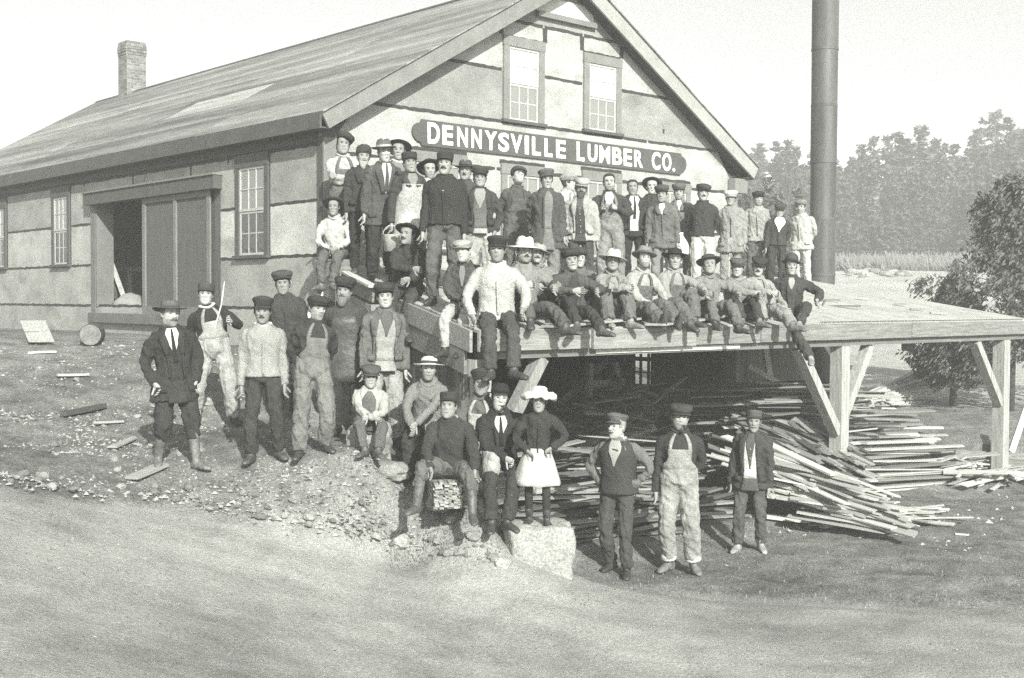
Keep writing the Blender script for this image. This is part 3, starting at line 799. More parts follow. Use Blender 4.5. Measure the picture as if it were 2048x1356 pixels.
def limb(mb, pts, rad, n=12, flat=1.0, over=0.0):
    """rounded tube through pts (bends smoothed) with end caps pulled in"""
    P_ = [Vector(p) for p in pts]
    # subdivide with a soft bend
    q = []; r = []
    for i in range(len(P_) - 1):
        m = 4
        for k in range(m):
            f = k / m; q.append(P_[i].lerp(P_[i + 1], f)); r.append(rad[i] + (rad[i + 1] - rad[i]) * f)
    q.append(P_[-1]); r.append(rad[-1])
    for _ in range(2):
        q = [q[0]] + [(q[i - 1] + q[i] * 2 + q[i + 1]) / 4 for i in range(1, len(q) - 1)] + [q[-1]]
    rings = []
    ref = Vector((0, -1, .2))
    for i, p in enumerate(q):
        d = q[min(i + 1, len(q) - 1)] - q[max(i - 1, 0)]
        M = frame_along(d, ref); ref = (M @ Vector((0, 1, 0))) * -1 if False else ref
        rings.append(ring(p, r[i], r[i] * flat, M, n))
    d0 = (q[0] - q[1]).normalized(); d1 = (q[-1] - q[-2]).normalized()
    rings.insert(0, ring(q[0] + d0 * r[0] * .5, r[0] * .65, r[0] * flat * .65, frame_along(-d0), n))
    rings.append(ring(q[-1] + d1 * r[-1] * over, r[-1] * .97, r[-1] * flat * .97, frame_along(d1), n))
    loft(mb, rings)
def ik(a, c, l1, l2, pole):
    a = Vector(a); c = Vector(c); d = c - a; L = d.length
    mx = (l1 + l2) * .995
    if L > mx: c = a + d * (mx / L); d = c - a; L = mx
    mn = abs(l1 - l2) + .03
    if L < mn: L = mn
    x = (l1 * l1 - l2 * l2 + L * L) / (2 * L); h = math.sqrt(max(0, l1 * l1 - x * x))
    dn = d.normalized(); p = Vector(pole); p = p - dn * p.dot(dn)
    if p.length < 1e-4: p = Vector((0, 1, 0))
    return a + dn * x + p.normalized() * h, c
def smoothstep(a, b, x):
    t = min(1, max(0, (x - a) / (b - a))); return t * t * (3 - 2 * t)

# ---- heads: one grid shaped by height tables, features pushed in and out
HN, HR = 44, 46
def head_grid(seed=0, offset=0.0):
    r_ = random.Random(seed)
    jw = r_.uniform(.88, 1.12); nl = r_.uniform(.7, 1.4); ck = r_.uniform(.5, 1.9); hw = r_.uniform(.94, 1.05); hz_ = r_.uniform(.95, 1.04); mo = r_.uniform(-.006, .006); br = r_.uniform(.6, 1.5)
    zs = [-.120 + .245 * (j / (HR - 1)) for j in range(HR)]
    tz = [-.120, -.110, -.09, -.06, -.03, 0, .03, .06, .09, .11, .12, .125]
    wd = [.018, .042, .057 * jw, .066 * jw, .070 * jw, .072, .0745, .076, .068, .049, .026, .004]
    ft = [.078, .092, .096, .094, .093, .092, .095, .094, .083, .058, .03, .004]
    bk = [.0, .012, .030, .052, .075, .088, .098, .101, .092, .066, .036, .004]
    out = []
    for j in range(HR):
        z = zs[j]; w = np.interp(z, tz, wd); f = np.interp(z, tz, ft); b = np.interp(z, tz, bk)
        row = []
        for k in range(HN):
            a = 2 * math.pi * k / HN
            sx, cy = math.sin(a), math.cos(a)
            x = w * sx; y = -f * cy if cy > 0 else -b * cy
            if cy > 0: y = -f * cy ** .75; x = w * (abs(sx) ** .9) * (1 if sx > 0 else -1)
            if cy > 0:
                g = lambda x0, z0, sx_, sz_: math.exp(-((abs(x) - x0) / sx_) ** 2 - ((z - z0) / sz_) ** 2)
                y += .0125 * g(.032, .010, .015, .0115); y += .004 * g(.050, -.045, .014, .02)                       # eye sockets
                y -= .010 * br * g(.028, .031, .024, .007)                       # brow
                y -= nl * .026 * math.exp(-(x / .0115) ** 2) * smoothstep(.035, -.022, z) * smoothstep(-.036, -.024, z)   # nose
                y -= nl * .009 * g(.012, -.024, .008, .008)
                y -= .006 * g(0, -.055, .018, .008) ; y += .010 * g(0, -.066, .024, .0045); y -= .005 * g(0, -.073, .016, .006)
                y -= .006 * ck * g(.045, -.012, .014, .016)                  # cheekbones
                y -= .007 * g(0, -.104, .022, .012)
            e = 1 + offset / max(.03, math.hypot(x, y))
            # ears
            for sgn in (1, -1):
                da = math.atan2(math.sin(a - sgn * 1.72), math.cos(a - sgn * 1.72))
                if offset == 0: x += sgn * .021 * math.exp(-(da / .10) ** 2) * math.exp(-((z + .002) / .026) ** 4)
            row.append(Vector((x * e * hw, y * e, hz_ * (z if z > .0 else z * 1.02) if offset == 0 and z < .08 else (z * (1 + offset * 4) if z > .08 else z * hz_))))
        out.append(row)
    return out
def head_faces(g):
    f = []; mi = []
    for j in range(HR - 1):
        for k in range(HN):
            f.append((j * HN + k, j * HN + (k + 1) % HN, (j + 1) * HN + (k + 1) % HN, (j + 1) * HN + k))
            c = (g[j][k] + g[j + 1][(k + 1) % HN]) / 2
            m = 0
            if c.y < -.05:
                if abs(abs(c.x) - .031) < .0105 and abs(c.z - .012) < .0045: m = 1
                elif abs(abs(c.x) - .030) < .018 and abs(c.z - .031) < .0045: m = 3
                elif abs(c.x) < .021 and abs(c.z + .066) < .0045: m = 2
                elif c.z < -.046 and c.y < -.03 - .3 * (c.z + .046): m = 4
            mi.append(m)
    f.append(tuple(range(HN - 1, -1, -1))); mi.append(0)
    f.append(tuple((HR - 1) * HN + k for k in range(HN))); mi.append(0)
    return f, mi
HEADS = [head_grid(i) for i in range(16)]

# ---- hand in wrist space: fingers along +z, palm facing -y, thumb towards +x
def hand_shapes(curl, mir):
    sh = MB()
    loft(sh, [ring((0, 0, z), rx, ry, None, 10, .6) for z, rx, ry in ((-.03, .026, .020), (.0, .028, .019), (.03, .038, .017), (.07, .043, .015), (.09, .040, .012), (.096, .03, .008))])
    for x, l, a in ((-.032, .058, -.09), (-.011, .074, -.03), (.011, .080, .03), (.032, .070, .10)):
        p = Vector((x, 0, .082)); pts = [p.copy()]; an = curl * .35
        for s_, seg in enumerate((.45, .32, .28)):
            an2 = an; d = Vector((a * .6, -math.sin(an2), math.cos(an2))); p = p + d * l * seg; pts.append(p.copy()); an += curl * (1.0 if s_ == 0 else .8)
        sh.tube(pts, [.0095, .0090, .0082, .0062], 6)
    an = curl * .5
    p = Vector((.026, -.004, .02)); pts = [p.copy()]
    for s_, (seg, out) in enumerate(((.038, .75), (.030, .45), (.026, .15))):
        d = Vector((out, -.35 - .3 * an, .75)).normalized(); p = p + d * seg; pts.append(p.copy())
    sh.tube(pts, [.014, .012, .0105, .0075], 6)
    v = [(p[0] * mir, p[1], p[2]) for p in sh.v]
    return v, (sh.f if mir > 0 else [tuple(reversed(q)) for q in sh.f])
HANDS = {(c, m): hand_shapes(c, m) for c in (.35, .75, 1.35) for m in (1, -1)}

# ---- hats: prototypes in head space (origin at the head centre), shared meshes
def lathe(prof, n=28, ey=1.22, warp=None):
    mb = MB(); rings = []
    for r, z in prof:
        rr = []
        for k in range(n):
            a = 2 * math.pi * k / n
            p = Vector((math.sin(a) * r, -math.cos(a) * r * ey, z))
            if warp: p = warp(p, r, z, a)
            rr.append(p)
        rings.append(rr)
    loft(mb, rings)
    return mb
def brimwarp(dip, droop=0.0, dent=0.0, R0=.1):
    def f(p, r, z, a):
        q = Vector(p)
        if r > R0: q.z += (r - R0) * (dip * math.sin(a) ** 2 - droop * math.cos(a) ** 2 + .06 * math.sin(3 * a + 1))
        if dent and z > .12 and r < .085: q.z -= dent * math.exp(-(q.x / .022) ** 2)
        return q
    return f
HATS = {}
def hat_proto(kind):
    if kind in HATS: return HATS[kind]
    parts = []
    if kind in ('cap', 'flat', 'pill', 'fur'):
        if kind == 'pill':
            b = lathe([(.060, .03), (.0865, .032), (.0885, .045), (.0905, .075), (.094, .108), (.090, .120), (.06, .127), (.0, .128)][::1], warp=None)
        elif kind == 'fur':
            b = lathe([(.060, .02), (.090, .022), (.099, .045), (.102, .075), (.094, .11), (.078, .130), (.05, .142), (.0, .145)], warp=lambda p, r, z, a: p + Vector((math.sin(5 * a) * .003, math.cos(7 * a) * .003, 0)))
        elif kind == 'flat':
            def wf(p, r, z, a):
                q = Vector(p); q.y -= .018 * smoothstep(.05, .10, z); q.z -= .020 * max(0, math.cos(a)) * (1 if r > .08 else .2) + .008 * math.sin(2 * a + 1) * (r > .09); q.x *= 1.04; return q
            b = lathe([(.060, .035), (.084, .037), (.089, .052), (.106, .078), (.110, .096), (.100, .118), (.064, .134), (.0, .140)], warp=wf)
        else:
            def wf(p, r, z, a):
                q = Vector(p); q.z += .012 * math.cos(a) * smoothstep(.07, .12, z); return q
            b = lathe([(.060, .035), (.085, .037), (.087, .070), (.104, .096), (.108, .108), (.100, .124), (.06, .134), (.0, .136)], warp=wf)
        parts.append((kind, b))
        if kind != 'fur':
            # visor: curved sheet ahead of the band
            vb = MB(); rows = []
            for i in range(4):
                row = []
                for k in range(11):
                    a = math.radians(-68 + 136 * k / 10); e = i / 3
                    ext = .046 * math.cos(a * .95) ** .8 if kind != 'pill' else .036 * math.cos(a * .95) ** .8
                    r = .086 + e * ext
                    row.append(Vector((math.sin(a) * r, -math.cos(a) * (.086 * 1.22 + e * ext), .050 - .014 * e - .012 * e * math.sin(a) ** 2)))
                rows.append(row)
            v = [p for r in rows for p in r] + [p + Vector((0, 0, .005)) for r in rows for p in r]
            N_ = 44; f = []
            for i in range(3):
                for k in range(10):
                    q = (i * 11 + k, i * 11 + k + 1, (i + 1) * 11 + k + 1, (i + 1) * 11 + k); f += [q, tuple(x + N_ for x in reversed(q))]
            bd = [k for k in range(11)] + [11 * i + 10 for i in (1, 2, 3)] + [33 + k for k in range(9, -1, -1)] + [22, 11]
            f += [(bd[i], bd[(i + 1) % len(bd)], bd[(i + 1) % len(bd)] + N_, bd[i] + N_) for i in range(len(bd))]
            vb.add(v, f); parts.append(('visor', vb))
    else:
        spec = {'felt': (.150, .150, .15, .0, .025), 'wide': (.162, .132, .20, .10, .012), 'bowler': (.128, .150, .30, .0, .0), 'straw': (.160, .128, .05, .25, .0), 'sun': (.180, .15, -.15, .3, .02), 'girl': (.2, .11, 0, 0, 0)}[kind]
        br, ht, dip, droop, dent = spec
        if kind == 'girl':
            prof = [(.07, .05), (.12, .040), (.160, .012), (.185, .018), (.186, .050), (.145, .082), (.10, .096), (.082, .105), (.078, .14), (.05, .158), (.0, .162)]
            b = lathe(prof, 36, 1.05, lambda p, r, z, a: Vector((p.x * (1 + .05 * math.sin(7 * a)), p.y * (1 + .05 * math.cos(9 * a)), p.z + (.012 * math.sin(11 * a) + .008 * math.cos(5 * a) if r > .1 else 0))))
            parts.append(('hat', b))
        else:
            if kind == 'bowler': prof = [(.07, .045), (br - .01, .040), (br, .043), (br - .01, .047), (.091, .050), (.092, .085), (.086, .120), (.066, .145), (.035, .155), (.0, .157)]
            elif kind == 'straw': prof = [(.07, .040), (br, .038), (br, .043), (.088, .046), (.086, .075), (.078, .105), (.06, .122), (.03, .130), (.0, .132)]
            else: prof = [(.07, .045), (br * .8, .042), (br, .044), (br, .049), (.092, .052), (.091, .08), (.084, .115), (.072, ht - .012), (.045, ht), (.0, ht)]
            b = lathe(prof, 32, 1.2, brimwarp(dip, droop, dent))
            parts.append(('hat', b))
            bd = lathe([(.0915, .052), (.0945, .0525), (.0935, .076), (.0905, .077)], 28, 1.2)
            parts.append(('hat_band', bd))
    res = []
    for nm, b in parts:
        me = b.mesh({'cap': 'cap', 'flat': 'cap', 'pill': 'cap', 'fur': 'cap'}.get(nm, nm)); me.materials.append(None)
        me.polygons.foreach_set('use_smooth', [True] * len(me.polygons)); res.append((nm, me))
    HATS[kind] = res
    return res
HATNAME = {'cap': 'cap', 'flat': 'cap', 'pill': 'cap', 'fur': 'fur_cap', 'felt': 'felt_hat', 'wide': 'felt_hat', 'bowler': 'bowler_hat', 'straw': 'straw_hat', 'sun': 'sun_hat', 'girl': 'hat'}

# hair shells per head
def hair_mesh(hi, long=0.0, bare=False):
    g = head_grid(hi, .010); b = MB(); inc = set(); f = []
    for j in range(HR - 1):
        for k in range(HN):
            a = 2 * math.pi * (k + .5) / HN; ca = math.cos(a); z = g[j][k].z
            low = -.045 - long if ca < -.1 else (-.005 - long if ca < .25 else (.062 if ca < .75 else .082))
            if z > low and (ca < .32 or bare and z > .055): f.append((j * HN + k, j * HN + (k + 1) % HN, (j + 1) * HN + (k + 1) % HN, (j + 1) * HN + k))
    b.add([p for r in g for p in r], f)
    if bare: b.add([], []); b.f.append(tuple((HR - 1) * HN + k for k in range(HN)))
    me = mesh('hair', b.v, b.f)
    bm = bmesh.new(); bm.from_mesh(me); bmesh.ops.delete(bm, geom=[v for v in bm.verts if not v.link_faces], context='VERTS'); bm.to_mesh(me); bm.free()
    me.materials.append(None); me.polygons.foreach_set('use_smooth', [True] * len(me.polygons))
    return me
HAIR = {}
def hair_for(hi, long, bare):
    k = (hi, long, bare)
    if k not in HAIR: HAIR[k] = hair_mesh(hi, long, bare)
    return HAIR[k]
def mous_mesh():
    b = MB(); pts = []; rad = []
    for i in range(9):
        f = -1 + i / 4; x = .034 * f
        pts.append((x, -.109 + .024 * f * f, -.041 - .013 * abs(f) ** 1.6)); rad.append(.0095 * (1 - .55 * abs(f)))
    b.tube(pts, rad, 8); me = b.mesh('moustache'); me.materials.append(None); return me
def beard_mesh():
    b = MB(); loft(b, [ring((0, -.062 + o, z), rx, ry, None, 14) for z, rx, ry, o in ((-.165, .02, .018, -.03), (-.15, .038, .03, -.026), (-.12, .05, .045, -.015), (-.085, .058, .05, -.002), (-.06, .058, .046, .004), (-.05, .05, .038, .008))])
    me = b.mesh('beard'); me.materials.append(None); me.polygons.foreach_set('use_smooth', [True] * len(me.polygons)); return me
MOUS, BEARD = mous_mesh(), beard_mesh()
def objmat(name, me, m, parent, M=None):
    o = bpy.data.objects.new(name, me); COL.objects.link(o); o.parent = parent
    o.material_slots[0].link = 'OBJECT'; o.material_slots[0].material = m
    if M is not None: o.matrix_local = M
    return o

# ------------------------------------------------------------------ people: one figure
TZ = [.60, .80, .88, .95, 1.05, 1.15, 1.25, 1.32, 1.37, 1.405, 1.435, 1.465, 1.49, 1.52]
TRX = [.19, .184, .184, .174, .156, .160, .172, .178, .174, .158, .128, .094, .070, .060]
TRY = [.145, .136, .138, .128, .118, .120, .128, .128, .118, .108, .096, .084, .074, .066]
class Fig: pass
JOBS = []     # (figure, part name, MB, material, wrinkle amplitude, voxel)
PSEED = 100
def figure(root, sc, pelvis=(0, 0, .95), lean=0, side=0, twist=0, head=(0, 0, 0), L='down', R='down', fL=None, fR=None, kL=None, kR=None, fat=1.0, hi=0, toe=(12, 12), seated=False, slouch=0, hs=1.03):
    """skeleton in figure space (metres before the scale sc): x to the picture's right, -y the way it faces"""
    global PSEED
    PSEED += 1; jr = random.Random(PSEED)
    if not seated:
        if twist == 0: twist = jr.uniform(-10, 10)
        side += jr.uniform(-2.2, 2.2); lean += jr.uniform(-1, 4); pelvis = (pelvis[0] + jr.uniform(-.025, .025), pelvis[1], pelvis[2] - .012)
        if fL is not None: fL = (fL[0] + jr.uniform(-.03, .03), fL[1] + jr.uniform(-.07, .07), fL[2]); fR = (fR[0] + jr.uniform(-.03, .03), fR[1] + jr.uniform(-.07, .07), fR[2])
        toe = (jr.uniform(4, 26), jr.uniform(4, 26))
    if seated:
        lean += jr.uniform(-2, 9); slouch += jr.uniform(4, 16); side += jr.uniform(-4, 4); twist += jr.uniform(-8, 8)
        if fL is not None: fL = (fL[0] + jr.uniform(-.04, .04), fL[1] + jr.uniform(-.07, .05), fL[2]); fR = (fR[0] + jr.uniform(-.04, .04), fR[1] + jr.uniform(-.07, .05), fR[2])
        toe = (jr.uniform(0, 35), jr.uniform(0, 35))
    head = (head[0] + jr.uniform(-9, 9), head[1] + jr.uniform(-3, 5), head[2] + jr.uniform(-4, 4))
    F = Fig(); F.root = root; F.sc = sc; F.fat = fat; F.hi = (hi + PSEED * 3) % 16; F.hs = hs; F.seated = seated
    pv = Vector(pelvis)
    # spine curve
    tab = [(0.0, Vector((0, 0, 0)), Matrix.Identity(3))]
    def rot(u):
        b = .30 + .70 * smoothstep(.95, 1.35, u)
        return Matrix.Rotation(math.radians(twist) * b, 3, 'Z') @ Matrix.Rotation(math.radians(side) * b, 3, 'Y') @ Matrix.Rotation(math.radians(lean * b + slouch * smoothstep(1.2, 1.5, u)), 3, 'X')
    pos = Vector((0, 0, 0)); zs = [.95 + .025 * i for i in range(25)]; pts = []
    for i, z in enumerate(zs):
        pts.append(pos.copy()); pos = pos + rot(z) @ Vector((0, 0, .025))
    def body(x, y, z):
        if z <= .95:
            return pv + rot(.95) @ Vector((x, y, 0)) + (Vector((0, 0, z - .95)) if not seated else rot(.95) @ Vector((0, 0, z - .95)))
        k = min(len(zs) - 2, int((z - .95) / .025)); f = (z - zs[k]) / .025
        return pv + pts[k].lerp(pts[k + 1], f) + rot(z) @ Vector((x, y, 0))
    F.body = body; F.rot = rot
    # head
    nk = body(0, .005, 1.49)
    hy, hp, ht = head
    F.HM = Matrix.Rotation(math.radians(hy), 3, 'Z') @ Matrix.Rotation(math.radians(-hp), 3, 'X') @ Matrix.Rotation(math.radians(ht), 3, 'Y')
    up = (rot(1.5) @ Vector((0, 0, 1)) + Vector((0, 0, 1))).normalized()
    F.hc = nk + up * .100 + F.HM @ Vector((0, -.020, .015)); F.nk = nk
    # arms
    F.arms = []
    AR = {'down': ((.240, -.06, .80), (.3, .6, 0), .35), 'behind': ((.07, .19, .95), (.9, .35, 0), .75), 'hips': ((.185, -.02, 1.00), (1, .35, 0), 1.35), 'pocket': ((.205, -.07, .90), (.7, .7, 0), .75),
          'folded': ((-.13, -.185, 1.17), (.8, -.1, -.6), .75), 'straps': ((.095, -.175, 1.24), (.7, .1, -.7), 1.35), 'front': ((.03, -.21, .98), (.8, .3, -.2), .75), 'lap': ((.05, -.27, 1.0), (.9, .2, -.2), .75)}
    for sx, spec in ((-1, L), (1, R)):
        if isinstance(spec, str):
            h, pole, curl = AR[spec]; jj = .02 if spec == 'down' else .0; hp_ = body(h[0] * sx + jr.uniform(-jj, jj), h[1] + jr.uniform(-2.5 * jj, 2 * jj), h[2])
            if spec == 'folded': hp_ = body(h[0] * sx, h[1] - (.02 if sx > 0 else 0), h[2] + (.03 if sx > 0 else -.01))
            pole = rot(1.3) @ Vector((pole[0] * sx, pole[1], pole[2]))
        else:
            h, pole, curl = spec
            hp_ = Vector(h[1:]) if h[0] == 'abs' else body(*h)
            pole = Vector(pole)
        sh = body(sx * .172 * (.6 + .4 * fat), 0, 1.385)
        el, wr = ik(sh, hp_, .295, .265, pole)
        F.arms.append((sx, sh, el, wr, curl))
    # legs
    F.legs = []
    for sx, ft, kp, te in ((-1, fL, kL, toe[0]), (1, fR, kR, toe[1])):
        hip = pv + rot(.95) @ Vector((sx * .092, 0, -.03))
        ft = Vector(ft) if ft is not None else Vector((sx * .11, .03, .085))
        kn, an = ik(hip, ft, .44, .41, kp or (sx * .12, -1, 0))
        F.legs.append((sx, hip, kn, an, te))
    return F
def tprof(z):
    return np.interp(z, TZ, TRX), np.interp(z, TZ, TRY)
def add_torso(F, mb, z0, z1, grow=0.0, flare=0.0, n=22):
    rings = []
    zz = [z0] + [z for z in TZ + [.70, 1.0, 1.1, 1.2, 1.29] if z0 + .015 < z < z1 - .01] + [z1]
    for z in sorted(zz):
        rx, ry = tprof(z); k = F.fat if z < 1.38 else (1 + (F.fat - 1) * .4)
        fl = flare * max(0, (1.0 - z)) if z < 1.0 else 0
        c = F.body(0, 0, z)
        rr = []
        M = F.rot(max(.95, z))
        for p in ring((0, 0, 0), (rx + fl) * k + grow, (ry + fl * .8) * (k * 1.04 if k > 1 else k) + grow, None, n, .35):
            rr.append(c + M @ p)
        rings.append(rr)
    loft(mb, rings)
def add_sleeves(F, mb, w=1.0, end=.97, cuff=.044):
    for sx, sh, el, wr, cu in F.arms:
        e = el.lerp(wr, end)
        ins = F.body(sx * .095, .0, 1.375)
        limb(mb, [ins, sh, el, e], [.062 * w, .066 * w * (.5 + .5 * F.fat), .055 * w, cuff * w], 12, 1.0, .1)
def add_legs(F, mb, w=1.0, end=.97, cuff=.068, knee=.074, high=0.0):
    for sx, hip, kn, an, te in F.legs:
        e = kn.lerp(an, end)
        limb(mb, [hip + Vector((0, 0, .02)), kn, e], [.098 * w * (.4 + .6 * F.fat), knee * w, cuff * w], 14, 1.02, .05)
    pvx = F.body(0, 0, .95); M = F.rot(.95)
    rings = []
    for z, rx, ry in ((.87, .12, .10), (.90, .165, .125), (.95, .178, .130), (1.0, .170, .125), (1.05, .160, .120)) if not high else ((.85, .13, .10), (.89, .168, .128), (.95, .174 + high, .130 + high), (1.02, .163 + high, .123 + high), (1.10, .156 + high, .119 + high)):
        rings.append(ring(F.body(0, 0, z) if z >= .95 else pvx + M @ Vector((0, 0, z - .95)), rx * F.fat, ry * F.fat, F.rot(max(.95, z)), 18))
    loft(mb, rings)
def scaled(F, mb):
    mb.v = [(p[0] * F.sc, p[1] * F.sc, p[2] * F.sc) for p in mb.v]; return mb
def job(F, name, mb, m, wr=.006, vox=.014):
    JOBS.append((F, name, scaled(F, mb), m, wr, vox))
def simple(F, name, mb, m, smooth=True, parent=None):
    scaled(F, mb); return mb.build(name, m, parent or F.root, smooth)
BODIES = []
def body_mesh(F, skin):
    """head, neck, hands and the limbs beneath the clothes as one mesh"""
    mb = MB(); mats = []
    g = HEADS[F.hi]
    hf, hm = head_faces(g)
    mb.add([F.hc + F.HM @ (p * F.hs) for r in g for p in r], hf); mats += hm
    k = len(mb.f)
    loft(mb, [ring(F.nk + (F.hc - F.nk) * f + Vector((0, .012, -.03 if f == 0 else 0)), r, r * 1.08, None, 14) for f, r in ((0, .072), (.15, .060), (.5, .055), (.95, .052))])
    loft(mb, [ring(F.body(0, 0, z), rx, ry, F.rot(max(.95, z)), 14) for z, rx, ry in ((.93, .12, .09), (1.05, .12, .085), (1.25, .14, .09), (1.40, .13, .075), (1.46, .07, .06))])
    for sx, sh, el, wr, cu in F.arms:
        limb(mb, [sh, el, wr], [.034, .030, .025], 8)
        d = (wr - el).normalized()
        M = frame_along(d, Vector((sx * -.9, .25, 0)) if F.__dict__.get('palm') is None else Vector(F.palm))
        hv, hf2 = HANDS[(min((.35, .75, 1.35), key=lambda q: abs(q - cu)), 1 if sx < 0 else -1)]
        mb.add([wr + M @ (Vector((p[0] * 1.0, p[1] * 1.1, p[2] * .86))) for p in hv], hf2)
    for sx, hip, kn, an, te in F.legs:
        limb(mb, [hip, kn, an], [.055, .036, .030], 8)
    if F.sc < .92 or random.random() < .45: mats = [0 if q == 4 else q for q in mats]
    if skin is skin_m: skin = random.choice(SKINS)
    mats += [0] * (len(mb.f) - k)
    scaled(F, mb)
    BODIES.append((F, mb, mats, skin))
def boots(F, m, tall=.16, w=1.0, sole=True):
    for sx, hip, kn, an, te in F.legs:
        mb = MB()
        up = (kn - an).normalized(); a = math.radians(te) * sx
        pitch = F.__dict__.get('footpitch', 0)
        fw = Vector((math.sin(a), -math.cos(a), 0))
        if F.seated and F.__dict__.get('footaxis'):
            fw = Vector(F.footaxis)
        fw.normalize()
        z = Vector((0, 0, 1)) if not F.__dict__.get('footup') else Vector(F.footup).normalized()
        x = fw.cross(z).normalized(); z = x.cross(fw)
        Mf = Matrix((x, z, fw)).transposed()
        base = an - z * .085
        rings = []
        for f, wd, hg, h0 in ((-.075, .018, .02, .03), (-.068, .034, .045, .045), (-.02, .040, .058, .058), (.05, .041, .046, .046), (.11, .047, .034, .034), (.165, .045, .028, .028), (.20, .032, .020, .020), (.212, .014, .010, .014)):
            rings.append(ring(base + fw * f + z * h0, wd * w, hg, Mf, 12, .5))
        loft(mb, rings)
        n = 14
        top = an.lerp(kn, tall / .42 * 1.0)
        limb(mb, [base + z * .06 - fw * .012, an, top], [.046 * w, .047 * w, (.052 + tall * .028) * w], 12, 1.05, .0)
        job(F, 'boot', mb, m, .004, .012)
def hatter(F, kind, m, band=None, tilt=(0, 0)):
    M = Matrix.Translation((F.hc + F.HM @ Vector((0, .004, .008))) * F.sc) @ (F.HM @ Matrix.Rotation(math.radians(tilt[0] - 4), 3, 'X') @ Matrix.Rotation(math.radians(tilt[1]), 3, 'Y')).to_4x4() @ Matrix.Rotation(random.uniform(-.09, .09), 4, 'Y') @ Matrix.Rotation(random.uniform(-.10, .08), 4, 'X') @ Matrix.Diagonal((F.sc * F.hs * random.uniform(.99, 1.06), F.sc * F.hs * random.uniform(.99, 1.05), F.sc * F.hs * random.uniform(.95, 1.12), 1))
    first = None
    for nm, me in hat_proto(kind):
        if first is None:
            first = objmat(HATNAME[kind], me, m, F.root, M)
        else:
            objmat(nm, me, band or m, first)
    return first
def headmatrix(F): return Matrix.Translation(F.hc * F.sc) @ F.HM.to_4x4() @ Matrix.Scale(F.sc * F.hs, 4)
def tsurf(F, z, a, grow):
    """point on the torso surface at height z, angle a from the front (picture right +)"""
    rx, ry = tprof(z); k = F.fat if z < 1.38 else 1 + (F.fat - 1) * .4
    x, y = math.sin(a), -math.cos(a); e = 2.35
    r = (abs(x) ** e + abs(y) ** e) ** (-1 / e)
    if z < .95:
        return F.body(0, 0, z) + F.rot(.95) @ Vector((x * r * (rx * k + grow), y * r * (ry * k + grow), 0))
    return F.body(0, 0, z) + F.rot(z) @ Vector((x * r * (rx * k + grow), y * r * (ry * k + grow), 0))
def panel(F, name, z0, z1, wfun, grow_, m, th=.010, cz=0.0, rows=9, cols=8, center=lambda z: 0.0, parent=None):
    """sheet lying on the torso between heights z0..z1, half-width angle from wfun(z)"""
    mb = MB(); a = []; b = []
    for i in range(rows + 1):
        z = z0 + (z1 - z0) * i / rows; w = wfun(z); c = center(z); grow = grow_(z) if callable(grow_) else grow_
        for k in range(cols + 1):
            an = c + w * (-1 + 2 * k / cols)
            a.append(tsurf(F, z, an, grow)); b.append(tsurf(F, z, an, grow + th))
    n = cols + 1; f = []; N_ = len(a)
    for i in range(rows):
        for k in range(cols):
            q = (i * n + k, i * n + k + 1, (i + 1) * n + k + 1, (i + 1) * n + k); f += [tuple(reversed(q)), tuple(x + N_ for x in q)]
    bd = list(range(n)) + [i * n + cols for i in range(1, rows + 1)] + [rows * n + k for k in range(cols - 1, -1, -1)] + [i * n for i in range(rows - 1, 0, -1)]
    f += [(bd[i], bd[(i + 1) % len(bd)], bd[(i + 1) % len(bd)] + N_, bd[i] + N_) for i in range(len(bd))]
    mb.add(a + b, f)
    return simple(F, name, mb, m, True, parent)
def collar(F, m, name='collar', r=.070, th=.020, z=1.485, fwd=0.0):
    mb = MB(); n = 18; c = F.body(0, 0, z); M = F.rot(1.5); rings = []
    for k in range(n):
        a = 2 * math.pi * k / n
        p = c + M @ Vector((math.sin(a) * r, -math.cos(a) * r * 1.08 - fwd * max(0, math.cos(a)), -.030 * max(0, math.cos(a)) ** 2 + .008))
        d = M @ Vector((math.cos(a), math.sin(a) * 1.08, 0)); Mf = frame_along(d, M @ Vector((0, 0, 1)))
        rings.append(ring(p, th * 1.25, th * .75, Mf, 8))
    v = [p for r_ in rings for p in r_]
    f = [(i * 8 + k, i * 8 + (k + 1) % 8, ((i + 1) % n) * 8 + (k + 1) % 8, ((i + 1) % n) * 8 + k) for i in range(n) for k in range(8)]
    mb.add(v, f); return simple(F, name, mb, m)
def strap(F, sx, m, grow, x0=.55, z0=1.27):
    mb = MB(); q = []
    for i in range(9):
        z = z0 + (1.455 - z0) * i / 8; a = sx * (x0 - .02 * i)
        p0 = tsurf(F, z, a - .10, grow); p1 = tsurf(F, z, a + .10, grow); q.append((p0, p1, tsurf(F, z, a + .10, grow + .010), tsurf(F, z, a - .10, grow + .010)))
    v = [p for r_ in q for p in r_]
    f = [(i * 4 + k, i * 4 + (k + 1) % 4, (i + 1) * 4 + (k + 1) % 4, (i + 1) * 4 + k) for i in range(8) for k in range(4)] + [(3, 2, 1, 0), (32, 33, 34, 35)]
    mb.add(v, f); return simple(F, 'strap', mb, m)

